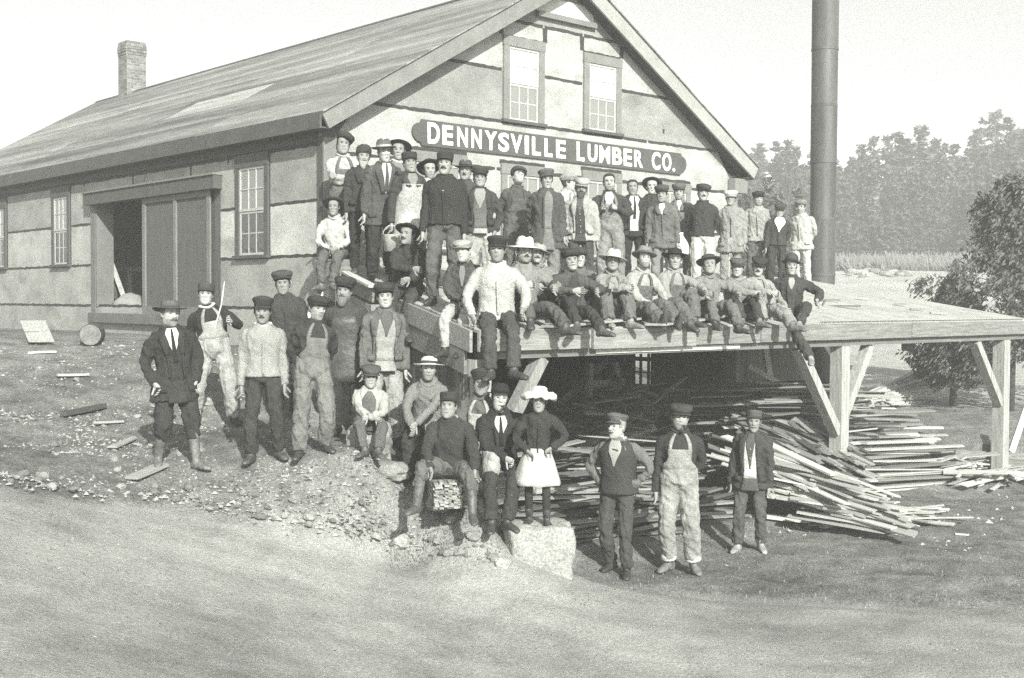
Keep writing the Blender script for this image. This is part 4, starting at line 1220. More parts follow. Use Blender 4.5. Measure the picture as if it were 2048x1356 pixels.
def dress(F, top=('shirt', .1), bot=('trousers', .08), boot=(.05, .16), hat=None, hair=.04, long=0, face=None, skin=None, v=None, vest=None, apron=None, tie=None, neck=None, sleeves=None, coll=True, belt=False, cuff=False, jopen=None, buttons=0):
    body_mesh(F, skin or skin_m)
    kind, tone = top[0], top[1]; hem = top[2] if len(top) > 2 else {'shirt': .96, 'jacket': .80, 'coat': .62, 'sweater': .90, 'cardigan': .88}[kind]
    if F.seated: hem = max(hem, .90)
    over = kind in ('jacket', 'coat')
    if bot[0] == 'overalls' and not over: hem = 1.055
    ck = {'sweater': 'knit', 'cardigan': 'knit', 'shirt': 'cotton', 'jacket': 'wool', 'coat': 'wool'}[kind] if len(top) < 4 else top[3]
    tm = cloth(tone, ck)
    grow = {'shirt': .004, 'jacket': .018, 'coat': .022, 'sweater': .012, 'cardigan': .014}[kind]
    F.grow = grow
    mb = MB(); add_torso(F, mb, hem, 1.50, grow, .18 if hem < .85 else (.12 if hem < 1 else 0))
    if sleeves is None: add_sleeves(F, mb, 1.12 if kind in ('jacket', 'coat') else 1.0)
    job(F, {'shirt': 'shirt', 'jacket': 'jacket', 'coat': 'coat', 'sweater': 'sweater', 'cardigan': 'cardigan'}[kind], mb, tm, .013 if kind in ('shirt', 'jacket', 'coat') else .008)
    if sleeves is not None:
        mb = MB(); add_sleeves(F, mb, 1.06)
        sh0 = F.arms
        job(F, 'shirt_sleeve', mb, cloth(sleeves, 'cotton'), .007)
    # legs
    bk, bt = bot

    bm_ = cloth(bt, 'denim' if bk == 'overalls' else 'wool')
    mb = MB()
    if bk == 'skirt': pass
    elif bk == 'breeches': add_legs(F, mb, 1.12, .42, .06, .085)
    else: add_legs(F, mb, 1.10 if bk == 'overalls' else 1.0, .93 if not cuff else .80, .078 if bk == 'overalls' else .070, .084 if bk == 'overalls' else .074, grow + .020 if bk == 'overalls' and not over else 0)
    if mb.v: job(F, 'overalls' if bk == 'overalls' else 'trousers', mb, bm_, .013)
    if bk == 'overalls' and not over:
        g2 = grow + .007
        panel(F, 'bib', 1.03, 1.30, lambda z: (1.35 if z < 1.06 else 1.35 + (.60 - 1.35) * smoothstep(1.06, 1.2, z)), lambda z: g2 - .03 + .036 * smoothstep(1.03, 1.13, z), bm_, .012, rows=14)
        for sx in (-1, 1): strap(F, sx, bm_, g2 - .002)
    if cuff:
        for sx, hip, kn, an, te in F.legs:
            mb = MB(); a = kn.lerp(an, .76); b = kn.lerp(an, .86); limb(mb, [a, b], [.083, .086], 14); simple(F, 'rolled_cuff', mb, cloth(bt * 1.9, 'denim'))
    boots(F, cloth(boot[0], 'leather'), boot[1])
    if v:   # open front: (bottom z, half width at the top, tone)
        zb, wt, vt = v
        panel(F, 'shirt_front', zb, 1.475, lambda z: .06 + wt * smoothstep(zb, 1.44, z), grow + .015, cloth(vt, 'cotton'), .007)
    if jopen:   # jacket worn open over something: (half width, tone)
        panel(F, 'vest' if len(jopen) < 3 else jopen[2], max(hem, .92) + .005, 1.46, lambda z: jopen[0] * (.75 + .25 * smoothstep(1.0, 1.3, z)) * (1 - .6 * smoothstep(1.36, 1.46, z)), grow + .013, cloth(jopen[1], 'wool'), .007)
        if hem < .9 and not F.seated:
            panel(F, 'open_front', hem - .012, .935, lambda z: jopen[0] * (.75 + .35 * smoothstep(.95, .65, z)), lambda z: grow + .004 + max(0, 1.0 - z) * .18 * .8, bm_, .008)
    if vest:
        mb = MB(); add_torso(F, mb, .90, 1.47, grow + .013, .1); job(F, 'vest', mb, cloth(vest, 'knit'), .006)
        panel(F, 'shirt_front', 1.20, 1.475, lambda z: .05 + .36 * smoothstep(1.2, 1.44, z), grow + .017, cloth(.30, 'cotton'), .007)
    if kind in ('jacket', 'coat') and not F.seated or kind == 'cardigan':
        zb = v[0] if v else 1.30
        lo = max(hem, .95) + .01
        ctr = jopen[0] * .97 if jopen else 0.02
        for sx in ((-1, 1) if jopen else (1,)):
            panel(F, 'front_edge', lo, zb if not jopen else 1.40, lambda z: .05, grow + .014, tm, .014, cols=2, center=lambda z: sx * ctr)
        if v and kind != 'cardigan':
            for sx in (-1, 1):
                panel(F, 'lapel', zb, 1.46, lambda z: .10 + .10 * smoothstep(zb, 1.36, z) - .12 * smoothstep(1.38, 1.46, z), grow + .016, tm, .014, cols=3, center=lambda z: sx * max(.10 + v[1] * smoothstep(zb, 1.44, z) + .09, (jopen[0] * .98 if jopen and jopen[0] > .3 and z < 1.38 else 0)))
    if tie:
        panel(F, 'necktie', 1.12, 1.47, lambda z: .10 - .04 * smoothstep(1.2, 1.45, z), grow + .022, cloth(tie, 'cotton'), .006, cols=3)
    if apron:
        panel(F, 'apron', .62, 1.34, lambda z: .62 + .75 * smoothstep(1.3, 1.05, z), grow + .022, cloth(apron, 'leather'), .010)
    if kind in ('jacket', 'coat') and not F.seated and hem < .9:
        for sx in (-1, 1):
            panel(F, 'pocket_flap', hem + .10, hem + .155, lambda z: .24, grow + .010 + .02, tm, .012, rows=2, cols=3, center=lambda z: sx * .72)
    if belt:
        panel(F, 'belt', .985, 1.02, lambda z: 1.5, grow + .006, cloth(.04, 'leather'), .008, rows=2, cols=16)
    if coll: collar(F, tm if neck is None else cloth(neck, 'cotton'), 'collar' if neck is None else 'neckerchief', .071 if neck is None else .074, .019 if kind != 'sweater' else .024)
    if buttons:
        for i in range(buttons):
            z = .96 + i * (.44 / buttons); p = tsurf(F, z, 0.02, grow + (.024 if jopen else .012)); mb = MB(); loft(mb, [ring(p + Vector((0, 0, 0)), .008, .008, frame_along(F.rot(1.2) @ Vector((0, -1, 0))), 8), ring(p + F.rot(1.2) @ Vector((0, -.010, 0)), .007, .007, frame_along(F.rot(1.2) @ Vector((0, -1, 0))), 8)])
            simple(F, 'button', mb, cloth(.5, 'cotton'))
    # head gear
    bare = hat is None
    objmat('hair', hair_for(F.hi, long, bare), hairm(hair), F.root, headmatrix(F))
    if hat:
        hatter(F, hat[0], cloth(hat[1], 'wool' if hat[0] != 'straw' else 'cotton'), cloth(hat[2], 'cotton') if len(hat) > 2 and hat[2] is not None else None, hat[3] if len(hat) > 3 else (0, 0))
    if face and 'm' in face: objmat('moustache', MOUS, hairm(face[1] if len(face) > 1 else hair), F.root, headmatrix(F) @ Matrix.Translation((0, -.09, -.045)) @ Matrix.Diagonal((random.uniform(.75, 1.2), 1, random.uniform(.7, 1.35), 1)) @ Matrix.Translation((0, .09, .045)))
    if face and 'b' in face:
        objmat('beard', BEARD, hairm(face[1]), F.root, headmatrix(F)); objmat('moustache', MOUS, hairm(face[1]), F.root, headmatrix(F))

def flush():
    """remesh all garments at once, then wrinkle them; weld each body into one surface"""
    obs = []
    for F, name, mb, m, wr, vox in JOBS:
        me = mesh(name, mb.v, mb.f); fixn(me)
        o = bpy.data.objects.new('tmp', me); COL.objects.link(o)
        r = o.modifiers.new('r', 'REMESH'); r.mode = 'VOXEL'; r.voxel_size = vox * F.sc * 1.0; r.use_smooth_shade = True
        s_ = o.modifiers.new('s', 'SMOOTH'); s_.iterations = 4; s_.factor = .5
        obs.append(o)
    bods = []
    for F, mb, mats, skin in BODIES:
        me = mesh('body', mb.v, mb.f)
        me.materials.append(skin); me.materials.append(eye_m); me.materials.append(lip_m); me.materials.append(hairm(.11)); me.materials.append(stub_m)
        me.polygons.foreach_set('material_index', mats); fixn(me)
        me.polygons.foreach_set('use_smooth', [True] * len(me.polygons))
        bods.append((F, me))
    dg = bpy.context.evaluated_depsgraph_get()
    for (F, name, mb, m, wr, vox), o in zip(JOBS, obs):
        me = bpy.data.meshes.new_from_object(o.evaluated_get(dg))
        me.name = name
        n = len(me.vertices); co = np.empty(n * 3); no = np.empty(n * 3)
        me.vertices.foreach_get('co', co); me.vertices.foreach_get('normal', no)
        co = co.reshape(-1, 3); no = no.reshape(-1, 3)
        sd = random.uniform(0, 50)
        if wr:
            q = noise.noise
            d = np.array([1.0 - 2.4 * abs(q((c[0] * 13 + c[2] * 2.2, c[1] * 13 + sd, c[2] * 3.0 + c[0] * 3)))
                          + .9 - 2.0 * abs(q((c[0] * 4 - sd, c[1] * 4, c[2] * 13 + c[0] * 9 + c[1] * 5))) * (1 + .8 * q((c[0] * 3, c[1] * 3 + sd, c[2] * 4)))
                          + .4 * q((c[0] * 26, c[1] * 26 + sd, c[2] * 20)) for c in co.tolist()])
            d = np.clip(d - d.mean() - .1, -1.25, .7)
            co = co + no * (d * wr)[:, None]
        me.vertices.foreach_set('co', co.ravel()); me.materials.clear(); me.materials.append(m)
        me.polygons.foreach_set('use_smooth', [True] * len(me.polygons)); me.update()
        p = bpy.data.objects.new(name, me); COL.objects.link(p); p.parent = F.root
    for o in obs:
        me = o.data; bpy.data.objects.remove(o); bpy.data.meshes.remove(me)
    for F, me in bods:
        o = bpy.data.objects.new('body', me); COL.objects.link(o); o.parent = F.root
    JOBS.clear(); BODIES.clear()
# ------------------------------------------------------------------ people: placing
HATH = {'cap': .136, 'flat': .140, 'pill': .128, 'fur': .145, 'felt': .150, 'wide': .132, 'bowler': .157, 'straw': .132, 'sun': .15, 'girl': .160, None: .128}
def mkroot(loc, yaw, label, cat='man', group=None):
    return empty('person', loc, -math.atan2(loc.x, loc.y) + math.radians(yaw), label, cat, group)
def roofpt(px, s):
    t, s, _ = onplane(px, 640, s=s); return W(t, s, RZ(s) + .006), t
def on_roof(px, hy, s, label, hk, yaw=0, dx=0, **k):
    p, t = roofpt(px, s)
    top = P(px + dx, hy, p.y)
    sc = (top.z - p.z) / (1.605 + HATH[hk])
    r = mkroot(p, yaw, label, group='men standing along the shed roof')
    rz = r.rotation_euler.z
    def footz(x, y):
        d = Matrix.Rotation(rz, 3, 'Z') @ Vector((x * sc, y * sc, 0)); return .085 + .16 * d.dot(V) / sc
    st = k.pop('stance', .11)
    k.setdefault('fL', (-st, .03, footz(-st, .03))); k.setdefault('fR', (st, .02, footz(st, .02)))
    sd = k.pop('side', math.degrees(math.atan2(dx / KF * p.y, .65 * sc)) if dx else 0)
    return figure(r, sc, side=sd, **k)
def on_ground(px, fy, hy, label, hk, yaw=0, dx=0, feet=None, cat='man', group='men standing on the bank', Y=None, **k):
    p = ground_at(px, fy) if Y is None else P(px, fy, Y)
    if Y is not None and k.pop('snap', True): p.z = gz1(p.x, p.y)
    top = P(px, hy, p.y)
    sc = (top.z - p.z) / (1.605 + HATH[hk])
    r = mkroot(p, yaw, label, cat, group)
    rz = r.rotation_euler.z; RM = Matrix.Rotation(rz, 3, 'Z')
    flat = k.pop('flat', False)
    def fz(x, y):
        if flat: return .085
        d = RM @ Vector((x * sc, y * sc, 0)); return .085 + (gz1(p.x + d.x, p.y + d.y) - p.z) / sc + .004
    feet = feet or ((-.11, .03), (.11, .02))
    sd = math.degrees(math.atan2(dx / KF * p.y, .65 * sc)) if dx else 0
    return figure(r, sc, fL=(*feet[0], fz(*feet[0])), fR=(*feet[1], fz(*feet[1])), side=sd, **k)
def sit(p, sc, label, yaw, pose, heady=0, group='men sitting along the shed roof edge', cat='man', **k):
    r = mkroot(p, yaw, label, cat, group)
    FT = {'up': ((-.11, -.50, .01), (.12, -.52, .0), (-.05, -.35, 1), (.1, -.35, 1)),
          'ext': ((-.10, -.78, -.02), (.12, -.76, -.03), (-.1, 0, 1), (.15, 0, 1)),
          'half': ((-.12, -.50, .0), (.14, -.74, -.05), (-.1, -.3, 1), (.15, 0, 1)),
          'half2': ((-.13, -.72, -.05), (.12, -.48, .0), (-.15, 0, 1), (.1, -.3, 1)),
          'dangle': ((-.11, -.44, -.38), (.10, -.46, -.38), (-.1, -1, .4), (.1, -1, .4)),
          'cross': ((.06, -.62, -.02), (-.02, -.70, .06), (-.5, -.3, .8), (.5, -.3, .8)),
          'chair': ((-.12, -.42, -.34), (.13, -.44, -.34), (-.2, -1, .5), (.2, -1, .5))}[pose]
    k.setdefault('fL', FT[0]); k.setdefault('fR', FT[1]); k.setdefault('kL', FT[2]); k.setdefault('kR', FT[3])
    hd = k.pop('head', (0, 0, 0))
    F = figure(r, sc, pelvis=(0, 0, .11), seated=True, head=(hd[0] + heady, hd[1], hd[2]), **k)
    if pose == 'ext': F.footaxis = (0, -.35, .94); F.footup = (0, .94, .35)
    return F
def sit_roof(px, hy, s, label, hk, yaw, pose, heady=None, **k):
    if -4.9 < s < -4.5: s -= .12
    p, t = roofpt(px, s)
    top = P(px, hy, p.y); sc = (top.z - p.z) / (.76 + HATH[hk])
    ln = k.get('lean', 0)
    sc *= 1 + .10 * (1 - math.cos(math.radians(ln * 1.5)))
    sc = min(1.12, max(.84, sc))
    return sit(p, sc, label, yaw, pose, heady if heady is not None else -yaw * .8, **k)
A = 'abs'
# ---- the back row, left to right --------------------------------------------------
d = dress
d(on_roof(683, 268, -.55, 'man in white shirt and overalls with folded arms at the mill corner', 'flat', 8, hi=0, L='folded', R='folded', head=(6, 0, 8)), ('shirt', .36), ('overalls', .13), (.05, .16), ('flat', .05, None, (-8, 14)), .04, .02)
d(on_roof(724, 292, -1.2, 'grey bearded man in fur cap and dark jacket beside the corner man', 'fur', 5, hi=1, L='down', R='pocket'), ('jacket', .05, .86), ('trousers', .035), (.09, .16), ('fur', .06), .05, 0, ('b', .28), v=(1.25, .12, .06))
d(on_roof(765, 280, -1.75, 'man in tall felt hat with pale band and long grey coat', 'felt', 5, hi=2, L='down', R='down', head=(5, 0, 0)), ('coat', .085, .70), ('trousers', .04), (.05, .16), ('felt', .13, .35), .05, 0, None, v=(1.1, .30, .45), tie=.08)
d(on_roof(796, 281, -1.0, 'young man in tilted black brimmed hat and white scarf behind felt hat man', 'wide', 6, hi=3), ('shirt', .2), ('trousers', .06), (.05, .16), ('wide', .035, None, (-22, 4)), .04, 0, None, neck=.6)
d(on_roof(815, 305, -2.35, 'man in dark pillbox cap, dark jacket and pale apron holding a pail', 'pill', 10, hi=4, L='down', R='pocket', head=(8, 0, -6)), ('jacket', .055, .98), ('trousers', .08), (.05, .16), ('pill', .05, None, (0, 8)), .05, 0, None, apron=.30, v=(1.25, .35, .2))
d(on_roof(853, 320, -2.1, 'youth in black wide hat and white shirt with dark trousers', 'wide', 8, hi=5, head=(4, 0, -4)), ('jacket', .44, .93, 'cotton'), ('trousers', .035), (.05, .16), ('wide', .03, None, (-16, 0)), .04, .01, None, neck=.08)
d(on_roof(888, 305, -3.75, 'stout moustached man in tall dark cap and dark buttoned cardigan, fists at sides', 'pill', -4, hi=6, fat=1.12, stance=.13, head=(-6, 0, 0)), ('cardigan', .045, .93), ('trousers', .11), (.05, .16), ('pill', .05), .05, 0, ('m', .05), buttons=5)
d(on_roof(929, 320, -2.0, 'moustached man in dark felt hat behind the stout capped man', 'felt', 0, hi=1), ('jacket', .075), ('trousers', .06), (.05, .16), ('felt', .09, .03), .05, 0, ('m', .04))
d(on_roof(962, 337, -3.0, 'man in peaked cap with dark jacket over pale bib overalls', 'cap', 4, hi=2, L='down', R='pocket'), ('jacket', .06, .88), ('overalls', .30), (.05, .16), ('cap', .06), .05, 0, None, jopen=(.55, .13, 'sweater_front'), v=(1.2, .40, .25))
d(on_roof(1032, 336, -1.9, 'man looking down under low flat cap with pale suspenders, leaning at window', 'flat', 10, dx=6, hi=3, L='behind', R='down', head=(22, 22, 6)), ('shirt', .09), ('overalls', .11), (.05, .16), ('flat', .06), .05)
d(on_roof(1092, 340, -2.9, 'man in peaked cap with long dark coat hanging open over overalls', 'cap', 5, hi=4, L='behind', R='down', head=(3, 0, 0)), ('coat', .085, .66), ('overalls', .17), (.05, .16), ('cap', .12), .05, 0, None, jopen=(.32, .18, 'bib_front'))
d(on_roof(1130, 347, -2.0, 'youth in light cap and pale shirt turned in profile with a pipe', 'flat', 55, hi=5, head=(20, 0, 0)), ('shirt', .42), ('overalls', .24), (.05, .16), ('flat', .26), .05)
d(on_roof(1162, 356, -3.0, 'bearded man in pale grey jacket over dark buttoned vest', 'flat', 5, hi=6, R='down', L='down', head=(-2, 0, 4)), ('jacket', .30, .84), ('trousers', .07), (.05, .16), ('flat', .30, None, (14, 0)), .03, .01, ('b', .06), jopen=(.42, .06), v=(1.2, .22, .10), buttons=5)
d(on_roof(1220, 346, -2.8, 'bareheaded curly young man gripping the straps of his baggy overalls', None, 4, hi=0, L='straps', R='straps', head=(-8, -4, 0)), ('shirt', .06), ('overalls', .20), (.05, .16), None, .03, 0, None, v=(1.2, .3, .55))
d(on_roof(1267, 358, -2.3, 'bareheaded man in spectacles with dark jacket open over white shirt', None, 4, hi=1, L='pocket', R='down'), ('jacket', .05, .86), ('trousers', .035), (.05, .16), None, .03, 0, None, jopen=(.42, .55), v=(1.25, .4, .6), tie=.04, neck=.06)
d(on_roof(1304, 357, -1.85, 'man in curled black hat and dark jacket behind the capped youth', 'wide', 0, hi=2), ('jacket', .055), ('trousers', .05), (.05, .16), ('wide', .035, None, (-18, 0)), .03)
d(on_roof(1326, 372, -2.75, 'youth in dark cap and grey jacket cut away over light overalls', 'flat', 2, hi=3, L='down', R='down', head=(-4, 0, 0)), ('jacket', .13, .76), ('trousers', .20), (.05, .16), ('flat', .08), .04, 0, None, v=(1.3, .25, .5))
d(on_roof(1358, 368, -1.95, 'man in grey cap and grey jacket carrying a white cloth bag', 'flat', -4, hi=4), ('jacket', .15, .80), ('trousers', .13), (.05, .16), ('flat', .12), .05, 0, None, v=(1.3, .2, .5))
d(on_roof(1404, 369, -2.55, 'moustached man in dark turtleneck sweater and white trousers, hands behind back', 'flat', 0, hi=5, L='behind', R='behind', head=(0, 6, 0)), ('sweater', .055, .93), ('trousers', .42), (.06, .16), ('flat', .06), .05, 0, ('m', .04))
d(on_roof(1460, 380, -2.35, 'young man in pale cap and grey denim overall jacket', 'flat', 0, hi=6, L='behind', R='down', head=(-6, 0, 0)), ('jacket', .23, .70, 'denim'), ('trousers', .22), (.06, .16), ('flat', .40, None, (8, 0)), .04)
d(on_roof(1511, 383, -1.7, 'man in dark cap and pale jacket, arm reaching behind neighbour', 'flat', 4, hi=0, head=(4, 0, 0)), ('jacket', .26, .84, 'denim'), ('trousers', .10), (.05, .16), ('flat', .045), .05)
d(on_roof(1550, 407, -2.05, 'short youth in dark cardigan with white V of shirt beside end man', 'flat', 8, hi=1, L='down', R='behind', head=(-6, -6, 0), side=6), ('cardigan', .06, .92), ('trousers', .05), (.05, .16), ('flat', .07, None, (6, 6)), .04, 0, None, v=(1.18, .55, .75))
d(on_roof(1604, 400, -1.75, 'rightmost standing youth in light cap, light work jacket and pale trousers', 'flat', -14, hi=2, L='behind', R='behind', head=(-4, 0, 0)), ('jacket', .36, .78, 'cotton'), ('trousers', .42), (.09, .16), ('flat', .20), .04)

# ---- sitting on the roof ---------------------------------------------------------------
p_, _ = roofpt(672, -.95)
pt = P(674, 398, p_.y); sc_ = .92; p_.z = pt.z - (.76 + .132) * sc_
F = sit(p_, sc_, 'small man in dark brimmed hat and light shirt sitting at the roof corner', -12, 'dangle', 10, hi=3, L='lap', R='lap')
d(F, ('shirt', .38), ('trousers', .12), (.13, .22), ('wide', .06, None, (-20, 0)), .05)
seat_box_at = (p_.copy(), sc_)
d(sit_roof(818, 450, -3.05, 'moustached man in black hat and dark jacket sitting with crossed forearms on left edge', 'wide', -16, 'dangle', 4, hi=4, L=((A, .14, -.30, .34), (-.9, -.2, -.2), .35), R=((A, .10, -.32, .22), (.9, .1, -.3), .35), head=(-14, 4, 0), fL=(-.08, -.42, -.40), fR=(.10, -.46, -.46)),
  ('jacket', .05), ('trousers', .065), (.06, .30), ('wide', .03, None, (-14, -8)), .03, 0, ('m', .05))
d(sit_roof(931, 482, -4.42, 'boy in striped light cap and dark denim jacket with pale trousers, legs dangling', 'flat', -16, 'dangle', -4, hi=5, L=((A, .04, -.26, .20), (-.9, .2, -.2), .75), R=((A, .08, -.22, .18), (.9, .2, -.2), .75), head=(-8, 4, -10)), ('jacket', .08, .9, 'denim'), ('trousers', .34), (.05, .16), ('flat', .30, None, (8, 6)), .05, 0, None, v=(1.2, .14, .2))
d(sit_roof(993, 476, -5.02, 'clean shaven man in thick white cardigan and dark cap, hands on his thighs', 'cap', 6, 'dangle', -6, hi=6, fat=1.06, L=((A, -.26, -.20, .10), (-.8, .5, 0), .35), R=((A, .22, -.38, .17), (.8, .4, 0), .35), fL=(-.06, -.46, -.44), fR=(.12, -.52, -.42)), ('cardigan', .36, .90), ('trousers', .075), (.05, .18), ('cap', .045, None, (6, 10)), .05, 0, None, neck=.55, buttons=4)
d(sit_roof(1042, 478, -4.62, 'moustached man in pale straw hat and grey jacket beside white cardigan man', 'sun', 26, 'half', None, hi=0, L=((A, -.12, -.35, .40), (-.8, .1, -.3), .75), R=((A, .20, -.40, .36), (.8, .3, -.3), .35), head=(10, 6, 6)), ('jacket', .21), ('trousers', .10), (.07, .18), ('sun', .55, None, (10, 6)), .04, 0, ('m', .05))
d(sit_roof(1070, 490, -4.2, 'moustached man in grey brimmed hat peering from behind the straw hat man', 'wide', 24, 'half2', None, hi=1, L=((A, -.12, -.35, .36), (-.8, .1, -.3), .35), R=((A, .18, -.42, .28), (.8, .3, -.3), .35), head=(0, 8, 6)), ('jacket', .20), ('trousers', .09), (.07, .18), ('wide', .30, None, (8, 6)), .04, 0, ('m', .05), neck=.08)
d(sit_roof(1131, 500, -4.82, 'elderly man with white moustache in dark cap and open jacket', 'flat', 24, 'half', None, hi=2, L=((A, -.08, -.42, .40), (-.8, .2, -.2), .35), R=((A, .22, -.42, .40), (.8, .2, -.2), .75), head=(4, 4, -4), lean=8), ('jacket', .085), ('trousers', .05), (.10, .18), ('flat', .05), .3, 0, ('m', .38), jopen=(.4, .05), v=(1.25, .2, .06))
d(sit_roof(1160, 500, -4.25, 'man in dark cap half hidden behind the white moustached elder', 'flat', 18, 'up', None, hi=3, L='lap', R='lap', head=(0, 2, 0)), ('jacket', .14), ('trousers', .08), (.06, .18), ('flat', .06), .04)
d(sit_roof(1213, 500, -4.68, 'man in pale drooping hat and grey shirt hugging his knees', 'sun', 18, 'up', None, hi=4, L=((A, .10, -.42, .42), (-.9, .1, -.2), .75), R=((A, -.06, -.44, .44), (.9, .1, -.2), .75), head=(4, 4, 4), lean=10), ('shirt', .23), ('overalls', .14), (.20, .18), ('sun', .50, None, (4, 4)), .04)
d(sit_roof(1275, 496, -4.6, 'man in creased felt hat with striped sleeves and bib overalls', 'felt', 30, 'ext', None, hi=5, L=((A, .02, -.36, .16), (-.9, .1, -.3), .75), R=((A, .14, -.40, .16), (.9, .2, -.2), .75), head=(6, 8, 4), lean=6), ('shirt', .30), ('overalls', .13), (.08, .18), ('felt', .20, .06, (8, 8)), .04)
d(sit_roof(1340, 500, -4.65, 'man in black round hat and buttoned grey shirt with arm on knee', 'wide', 30, 'half2', None, hi=6, L=((A, -.02, -.30, .10), (-.9, .2, -.3), .75), R=((A, .22, -.46, .36), (.9, .3, -.2), .35), head=(2, 2, 0)), ('shirt', .25), ('overalls', .13), (.08, .18), ('wide', .035, None, (-8, 0)), .04)
d(sit_roof(1412, 512, -4.8, 'man in dark wide brimmed hat and grey shirt, knees apart', 'wide', 26, 'up', None, hi=0, L=((A, -.20, -.44, .38), (-.9, .3, -.2), .35), R=((A, .24, -.46, .36), (.9, .3, -.2), .35), head=(2, 6, 0), fL=(-.16, -.5, -.02), fR=(.2, -.6, -.06)), ('shirt', .20), ('trousers', .14), (.06, .18), ('wide', .07), .04)
d(sit_roof(1467, 517, -4.75, 'young man in grey cap with patterned shirt sleeves and arms round one knee', 'flat', 24, 'up', None, hi=1, L=((A, .12, -.46, .40), (-.9, .2, 0), .75), R=((A, .18, -.48, .38), (.9, .2, -.3), .75), head=(-2, 0, 0), lean=8), ('shirt', .22), ('trousers', .06), (.13, .18), ('flat', .10, None, (10, 0)), .03)
d(sit_roof(1508, 516, -4.78, 'dark moustached man in round black cap resting on his arm', 'flat', 30, 'half', None, hi=2, L=((A, .02, -.45, .40), (-.9, .2, 0), .75), R=((A, .20, -.50, .20), (.9, .2, -.3), .75), head=(-6, 0, 8), lean=6), ('shirt', .27), ('overalls', .24), (.13, .18), ('flat', .05, None, (14, 0)), .03, .01, ('m', .03))
d(sit_roof(1578, 512, -5.0, 'rightmost sitter in bowler hat and dark jacket, legs crossed over the eave', 'bowler', 12, 'dangle', -10, hi=3, L=((A, -.24, .05, .06), (-.8, .5, 0), .75), R=((A, .30, -.36, .30), (.9, .4, 0), .75), fL=(.16, -.52, -.50), fR=(.02, -.62, -.02), kL=(.1, -1, .5), kR=(.6, -.5, 1)), ('jacket', .06), ('trousers', .065), (.22, .18), ('bowler', .07, .04), .03, .03, None, jopen=(.3, .07, 'shirt_body'), v=(1.3, .2, .3))

# ---- on the bank, left -------------------------------------------------------------
d(on_ground(345, 938, 598, 'moustached man in dark suit, necktie, broad brown hat and tall boots', 'felt', 16, dx=-16, feet=((-.14, .10), (.20, -.14)), hi=4, L='pocket', R='pocket', head=(6, 2, 0)), ('jacket', .045, .72), ('breeches', .05), (.16, .40), ('wide', .11, .08, (4, 0)), .12, 0, ('m', .12), skin=skin_m, jopen=(.38, .045), v=(1.2, .32, .65), tie=.03)
d(on_ground(428, 858, 566, 'young man in stained light overalls and gloves holding a thin stick upright', 'pill', 2, dx=-20, feet=((-.22, .06), (.26, .06)), hi=5, L='behind', R=((.20, -.24, 1.26), (.8, 0, -.7), 1.35), head=(-2, 0, 0)), ('sweater', .04), ('overalls', .30), (.05, .14), ('pill', .07), .05, 0, None, neck=.5)
whip = None
d(on_ground(530, 926, 597, 'moustached man in light knitted cardigan and dark loose trousers with peaked cap', 'cap', -2, dx=4, feet=((-.15, .05), (.16, .02)), hi=6, fat=1.08, head=(-3, 2, 0)), ('cardigan', .27, .93), ('trousers', .055), (.09, .14), ('cap', .055), .05, 0, ('m', .05), neck=.6, buttons=4)
d(on_ground(575, 846, 542, 'tall man in long dark coat and striped cap behind the light cardigan', 'flat', -4, dx=-14, hi=0, head=(-6, 0, 0), L='behind', R='down'), ('coat', .055, .72), ('trousers', .05), (.05, .16), ('flat', .08), .05)
d(on_ground(628, 916, 590, 'youth in denim bib overalls, dark shirt and dark stockings looking aside', 'flat', 8, dx=8, feet=((-.14, .02), (.13, .02)), hi=1, L='behind', R='behind', head=(14, 0, 8)), ('shirt', .05), ('overalls', .17), (.06, .14), ('flat', .05, None, (0, -4)), .04, 0, None, cuff=False)
d(on_ground(693, 872, 555, 'grey bearded blacksmith in dark cap and long worn leather apron', 'flat', -6, dx=-8, hi=2, fat=1.06, L='behind', R='behind', head=(-4, 0, 0)), ('sweater', .075), ('trousers', .04), (.045, .34), ('flat', .045), .06, 0, ('b', .14), apron=.075)
d(on_ground(772, 806, 567, 'young man in denim jacket over pale bib overalls with bandaged wrist', 'flat', 2, dx=0, Y=14.2, hi=3, head=(0, 2, 0)), ('jacket', .14, .84, 'denim'), ('overalls', .28), (.05, .14), ('flat', .05), .05, 0, None, jopen=(.62, .28, 'bib_front'), v=(1.2, .3, .12))
# seated on the bank
pb = P(738, 872, 12.95)
d(sit(pb, .82, 'boy in cap and pale open jacket sitting with hands folded on knees', 4, 'chair', 0, 'people sitting on the bank', 'boy', hi=4, hs=1.12, L=((A, .06, -.34, .26), (-.9, .3, -.1), .75), R=((A, -.04, -.36, .28), (.9, .3, -.1), .75), fL=(-.09, -.55, -.12), fR=(.08, -.55, -.12), head=(-4, 0, 0)), ('jacket', .32, .92, 'cotton'), ('trousers', .12), (.10, .16), ('flat', .09, None, (12, 0)), .06, 0, None, jopen=(.42, .13, 'sweater_front'))
pb = P(858, 873, 13.2)
d(sit(pb, 1.0, 'smiling man in pale straw hat and grey pullover leaning forward, hands clasped', -10, 'chair', 0, 'people sitting on the bank', hi=5, lean=14, L=((A, -.10, -.46, .16), (-1, .2, 0), .75), R=((A, -.06, -.48, .18), (1, .1, 0), .75), head=(4, 0, 4)), ('sweater', .20), ('trousers', .05), (.05, .2), ('straw', .55, .06), .06, 0, None)
pb = P(958, 908, 12.7)
d(sit(pb, .98, 'man in soft dark cap and light overalls seated behind the bowler hat', 0, 'chair', 0, 'people sitting on the bank', hi=6, L='lap', R='lap', fL=(-.12, -.20, -.36), fR=(.10, -.20, -.36)), ('shirt', .12), ('overalls', .32), (.05, .2), ('cap', .05), .05)
pb = P(903, 958, 12.2)
